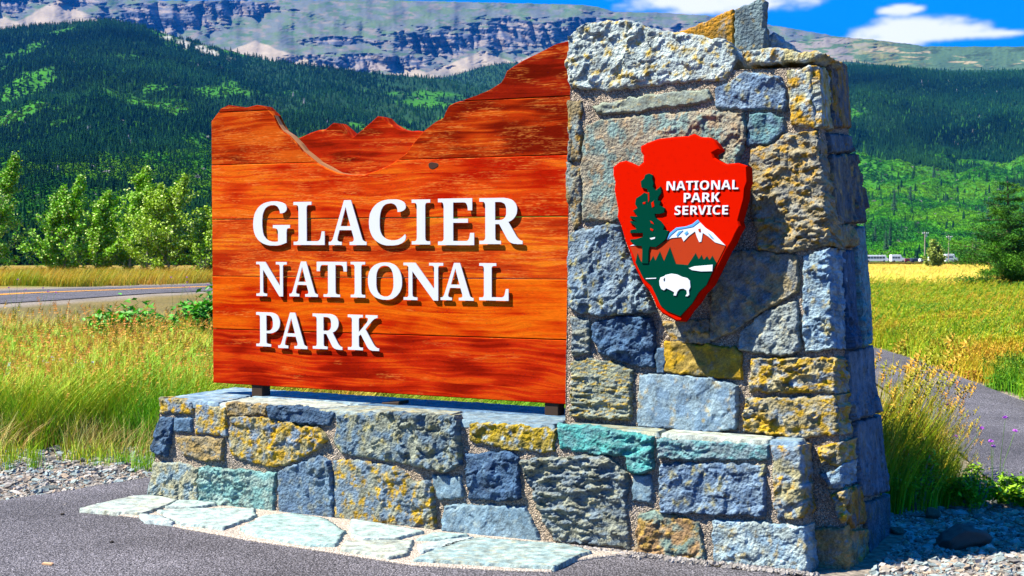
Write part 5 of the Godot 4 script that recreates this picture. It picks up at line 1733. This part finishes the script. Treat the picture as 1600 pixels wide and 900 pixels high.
func flower_plant(called: String, label: String, at: Vector3, high: float, heads: int, petal: Color, s: int, group: String) -> void:
	var r := RandomNumberGenerator.new()
	r.seed = s
	var o := thing(called, label, "flower", at, 0.0, group)
	var st := SurfaceTool.new()
	st.begin(Mesh.PRIMITIVE_TRIANGLES)
	st.set_smooth_group(0)
	for k in heads:
		var tip := Vector3(r.randfn() * high * 0.16 + high * 0.1, high * r.randf_range(0.8, 1.05), r.randfn() * high * 0.14)
		tube(st, PackedVector3Array([Vector3.ZERO, Vector3(tip.x * 0.3, tip.y * 0.55, tip.z * 0.3), tip]), 0.003, 0.0015, 4)
		var v := PackedVector3Array()
		var col := PackedColorArray()
		for i in 26:
			var d := Vector3(r.randfn(), r.randf() * 1.3 + 0.1, r.randfn()).normalized() * 0.017
			var side := d.cross(Vector3(r.randfn(), r.randfn(), r.randfn())).normalized() * 0.004
			for w: Vector3 in [-side * 0.4, d - side, d + side]:
				v.append(w)
				col.append(petal * r.randf_range(0.8, 1.2))
		part(o, "flower_head", flat_mesh(v, col), mats.petal, tip)
	st.generate_normals()
	part(o, "stem", st.commit(), mats.stem if mats.has("stem") else mat("stem", Color(0.10, 0.20, 0.04), 0.8))

func flowers() -> void:
	var purple := Color(0.46, 0.12, 0.60)
	var spots := [[2.62, 8.6, 0.58, "first right of the pillar"], [2.78, 8.7, 0.55, "rising beside the orange seed heads"], [2.70, 8.25, 0.46, "low in front of the green shrub"], [2.95, 8.1, 0.52, "at the middle of the clump"], [2.86, 7.95, 0.40, "leaning low at the front of the clump"], [3.05, 7.9, 0.46, "at the right end of the clump"], [3.12, 7.78, 0.36, "nearest the footpath"], [2.90, 7.45, 0.16, "tiny and low on the gravel"]]
	for i in spots.size():
		var q: Array = spots[i]
		flower_plant("purple_flower", "purple flower right of the pillar, " + q[3], on_ground(q[0], q[1]), q[2], 2, purple, 200 + i, "purple flowers beside the footpath")
	var verge := [[-7.6, 20.5, "far left of the verge against the road"], [-5.3, 21.0, "beside the dark shrub against the road"], [-4.75, 20.6, "just left of the sign panel"], [-6.9, 19.5, "in the middle of the verge against the road"]]
	for i in verge.size():
		flower_plant("purple_flower", "purple roadside flower, " + verge[i][2], on_ground(verge[i][0], verge[i][1]), 0.95, 3, purple, 240 + i, "purple flowers in the verge")
	var white := [[-4.15, 11.9, "at the left edge of the photo"], [-3.95, 11.8, "with the densest heads"], [-3.72, 11.7, "right of the densest one"], [-4.3, 11.4, "lowest at the left edge"]]
	for i in white.size():
		flower_plant("white_flower", "pale white aster clump in the left grass, " + white[i][2], on_ground(white[i][0], white[i][1]), 0.52, 11, Color(0.66, 0.66, 0.80), 260 + i, "pale asters in the left grass")

# ---------------------------------------------------------------- loose stones
func pebble_mesh(s: int, rough: float, rings := 5) -> ArrayMesh:
	var r := noise(s, 1.1, 2)
	var v := PackedVector3Array()
	var idx := PackedInt32Array()
	var col := PackedColorArray()
	var m := rings * 2
	for j in rings + 1:
		for i in m + 1:
			var a := TAU * (i % m) / m
			var b := PI * j / rings
			var d := Vector3(sin(b) * cos(a), cos(b), sin(b) * sin(a))
			var q := d * (1.0 + rough * r.get_noise_3d(d.x * 1.2 + s, d.y * 1.2, d.z * 1.2) + rough * 0.5 * r.get_noise_3d(d.x * 4.0 + s, d.y * 4.0, d.z * 4.0))
			v.append(q * 0.5)
			col.append(Color.WHITE * (1.0 + 0.5 * r.get_noise_3d(d.x * 3.0, d.y * 3.0 + 9.0, d.z * 3.0)))
	for j in rings:
		for i in m:
			var k := j * (m + 1) + i
			idx.append_array([k, k + 1, k + m + 2, k, k + m + 2, k + m + 1])
	if rings < 6:
		var fv := PackedVector3Array()
		var fc := PackedColorArray()
		for i in idx:
			fv.append(v[i])
			fc.append(col[i])
		return flat_mesh(fv, fc)
	return finish(v, idx, col)

func rock_mesh(s: int) -> ArrayMesh:   # a split boulder: random planes cut a ball, then a little roughness
	var r := RandomNumberGenerator.new()
	r.seed = s
	var cuts := []
	for i in 15:
		cuts.append([Vector3(r.randfn(), r.randfn(), r.randfn()).normalized(), r.randf_range(0.33, 0.47)])
	var v := PackedVector3Array()
	var idx := PackedInt32Array()
	var col := PackedColorArray()
	var rings := 26
	var m := 52
	for j in rings + 1:
		for i in m + 1:
			var a := TAU * (i % m) / m
			var b := PI * j / rings
			var d := Vector3(sin(b) * cos(a), cos(b), sin(b) * sin(a))
			var reach := 0.56
			for c: Array in cuts:
				var k: float = d.dot(c[0])
				if k > 0.05:
					reach = minf(reach, c[1] / k)
			reach *= 1.0 + 0.05 * n_big.get_noise_3dv(d * 0.25 + Vector3(s, 0, 0)) + 0.03 * n_fine.get_noise_3dv(d * 0.12 + Vector3(s, 0, 0))
			v.append(d * reach)
			col.append(Color.WHITE * (1.0 + 0.5 * n_patch.get_noise_3dv(d * 0.2 + Vector3(s, 0, 0))))
	for j in rings:
		for i in m:
			var k := j * (m + 1) + i
			idx.append_array([k, k + 1, k + m + 2, k, k + m + 2, k + m + 1])
	return finish(v, idx, col)

func rock(label: String, x: float, d: float, size: Vector3, tint: Color, s: int, turn: float) -> void:
	var o := part(self, numbered("rock"), rock_mesh(s), null)
	var m: StandardMaterial3D = mats.stone.duplicate()
	m.albedo_color = tint.linear_to_srgb()
	m.heightmap_scale = 2.0
	o.material_override = m
	tag(o, label, "rock", "loose rocks around the sign")
	o.position = on_ground(x, d) + Vector3(0, size.y * 0.25, 0)
	o.basis = Basis(UP, turn).scaled_local(size)

func make_stones_on_ground() -> void:
	var r := RandomNumberGenerator.new()
	r.seed = 77
	var kinds := [pebble_mesh(1, 1.1, 3), pebble_mesh(2, 1.2, 4)]
	for kind in 2:
		var where := []
		var tints := PackedColorArray()
		for i in 22000:
			var p: Vector3
			var left := i % 2 == 0
			if left:
				var d := r.randf_range(7.2, 11.0)
				p = on_ground(r.randf_range(-0.46, -0.20) * d, d)
			else:
				var d := r.randf_range(5.6, 8.6)
				p = on_ground(r.randf_range(0.16, 0.44) * d, d)
			if r.randf() > gravel_share(p.x, p.z) + 0.05 or not clear_of_masonry(p):
				continue
			# the asphalt stays clear, but for its crumbling edge
			var on_asphalt := (p.z > -8.15 + (p.x + 3.12) * -1.05 - 0.02) if left else absf(p.x - path_mid(-p.z)) < path_half(-p.z)
			if on_asphalt and r.randf() > 0.012:
				continue
			var s := 0.006 + 0.026 * pow(r.randf(), 4.0)
			if kind == 1:
				s *= 1.35
			var c: Color = [Color(0.25, 0.23, 0.20), Color(0.19, 0.235, 0.24), Color(0.33, 0.31, 0.28), Color(0.24, 0.29, 0.28), Color(0.15, 0.14, 0.13), Color(0.30, 0.24, 0.18)][r.randi() % 6]
			tints.append(c * r.randf_range(0.8, 1.2))
			var b := Basis.from_euler(Vector3(r.randf_range(-0.3, 0.3), r.randf() * TAU, r.randf_range(-0.3, 0.3))) * Basis.from_scale(Vector3(s * r.randf_range(0.9, 1.7), s * r.randf_range(0.35, 0.7), s))
			where.append(Transform3D(b, p + Vector3(0, s * 0.18, 0)))
		scatter("gravel", ["fine grey and teal gravel on both sides of the sign", "coarser flat gravel chips on both sides of the sign"][kind], kinds[kind], mats.far_leaf, where, tints)
	# pebbles that edge the foot of the wall
	var row := []
	var tint := PackedColorArray()
	for i in 420:
		var u := r.randf_range(2.7, 4.15)
		var p := SIGN_AT + sign_dir(Vector3(u, 0, 0)) + sign_dir(Vector3(0, 0, 0.02 + 0.10 * r.randf() * r.randf()))
		var s := r.randf_range(0.008, 0.024)
		row.append(Transform3D(Basis(UP, r.randf() * TAU) * Basis.from_scale(Vector3(s * 1.4, s * 0.8, s)), p + Vector3(0, 0.016, 0)))
		tint.append(Color(0.30, 0.28, 0.26) * r.randf_range(0.5, 1.2))
	scatter("wall_foot_gravel", "small pale pebbles along the foot of the wall at the right", kinds[1], mats.far_leaf, row, tint)
	rock("large flat tan rock in the gravel left of the plinth", -3.12, 10.75, Vector3(0.42, 0.13, 0.26), Color(0.42, 0.35, 0.27), 3, 0.3)
	rock("big dark rock lying in the shadow right of the pillar", 2.34, 6.98, Vector3(0.30, 0.15, 0.24), Color(0.22, 0.20, 0.175), 4, 0.2)
	rock("small tan rock at the edge of the grass right of the pillar", 2.43, 7.70, Vector3(0.10, 0.075, 0.09), Color(0.40, 0.34, 0.24), 5, 0.0)
	rock("round pale teal rock right of the pillar", 2.52, 7.38, Vector3(0.085, 0.05, 0.08), Color(0.30, 0.40, 0.40), 6, 0.5)
	rock("dark brown rock on the gravel at the right", 3.08, 7.42, Vector3(0.11, 0.06, 0.08), Color(0.12, 0.10, 0.09), 7, 0.9)
	rock("pale grey rock just outside the pillar shadow", 2.49, 7.22, Vector3(0.11, 0.05, 0.08), Color(0.46, 0.45, 0.42), 8, 0.2)
	rock("flat tan chip leaning at the shadow edge beside the pillar", 2.10, 7.28, Vector3(0.08, 0.05, 0.07), Color(0.44, 0.36, 0.27), 9, 1.2)
	rock("flat teal stone on the gravel near the asphalt at the left", -2.95, 8.55, Vector3(0.13, 0.04, 0.08), Color(0.36, 0.42, 0.41), 10, 0.4)
	rock("flat cream stone near the grass at the far left", -3.85, 9.35, Vector3(0.20, 0.04, 0.07), Color(0.46, 0.40, 0.32), 11, 0.1)
	rock("pale stone at the left in the thin grass", -3.45, 10.1, Vector3(0.11, 0.06, 0.09), Color(0.48, 0.46, 0.42), 12, 0.4)
	for q: Array in [["tan wood chip lying on the asphalt at the lower left", -2.27, 6.52, 0.30, 0.058], ["dark bark sliver on the asphalt left of the flagstones", -2.6, 7.72, 1.4, 0.03], ["black crumb on the asphalt below the flagstone tip", -2.1, 7.0, 0.2, 0.014]]:
		var chip := part(self, numbered("wood_chip"), box_mesh(Vector3(-q[4] * 0.5, 0.0, -0.009), Vector3(q[4] * 0.5, 0.010, 0.009), 0.002), mat("chip_%d" % int(q[4] * 1000), Color(0.50, 0.30, 0.16) if q[4] > 0.05 else Color(0.03, 0.025, 0.02), 0.9))
		tag(chip, q[0], "wood chip")
		chip.position = Vector3(q[1], 0.0125, -q[2])
		chip.rotation.y = -q[3]
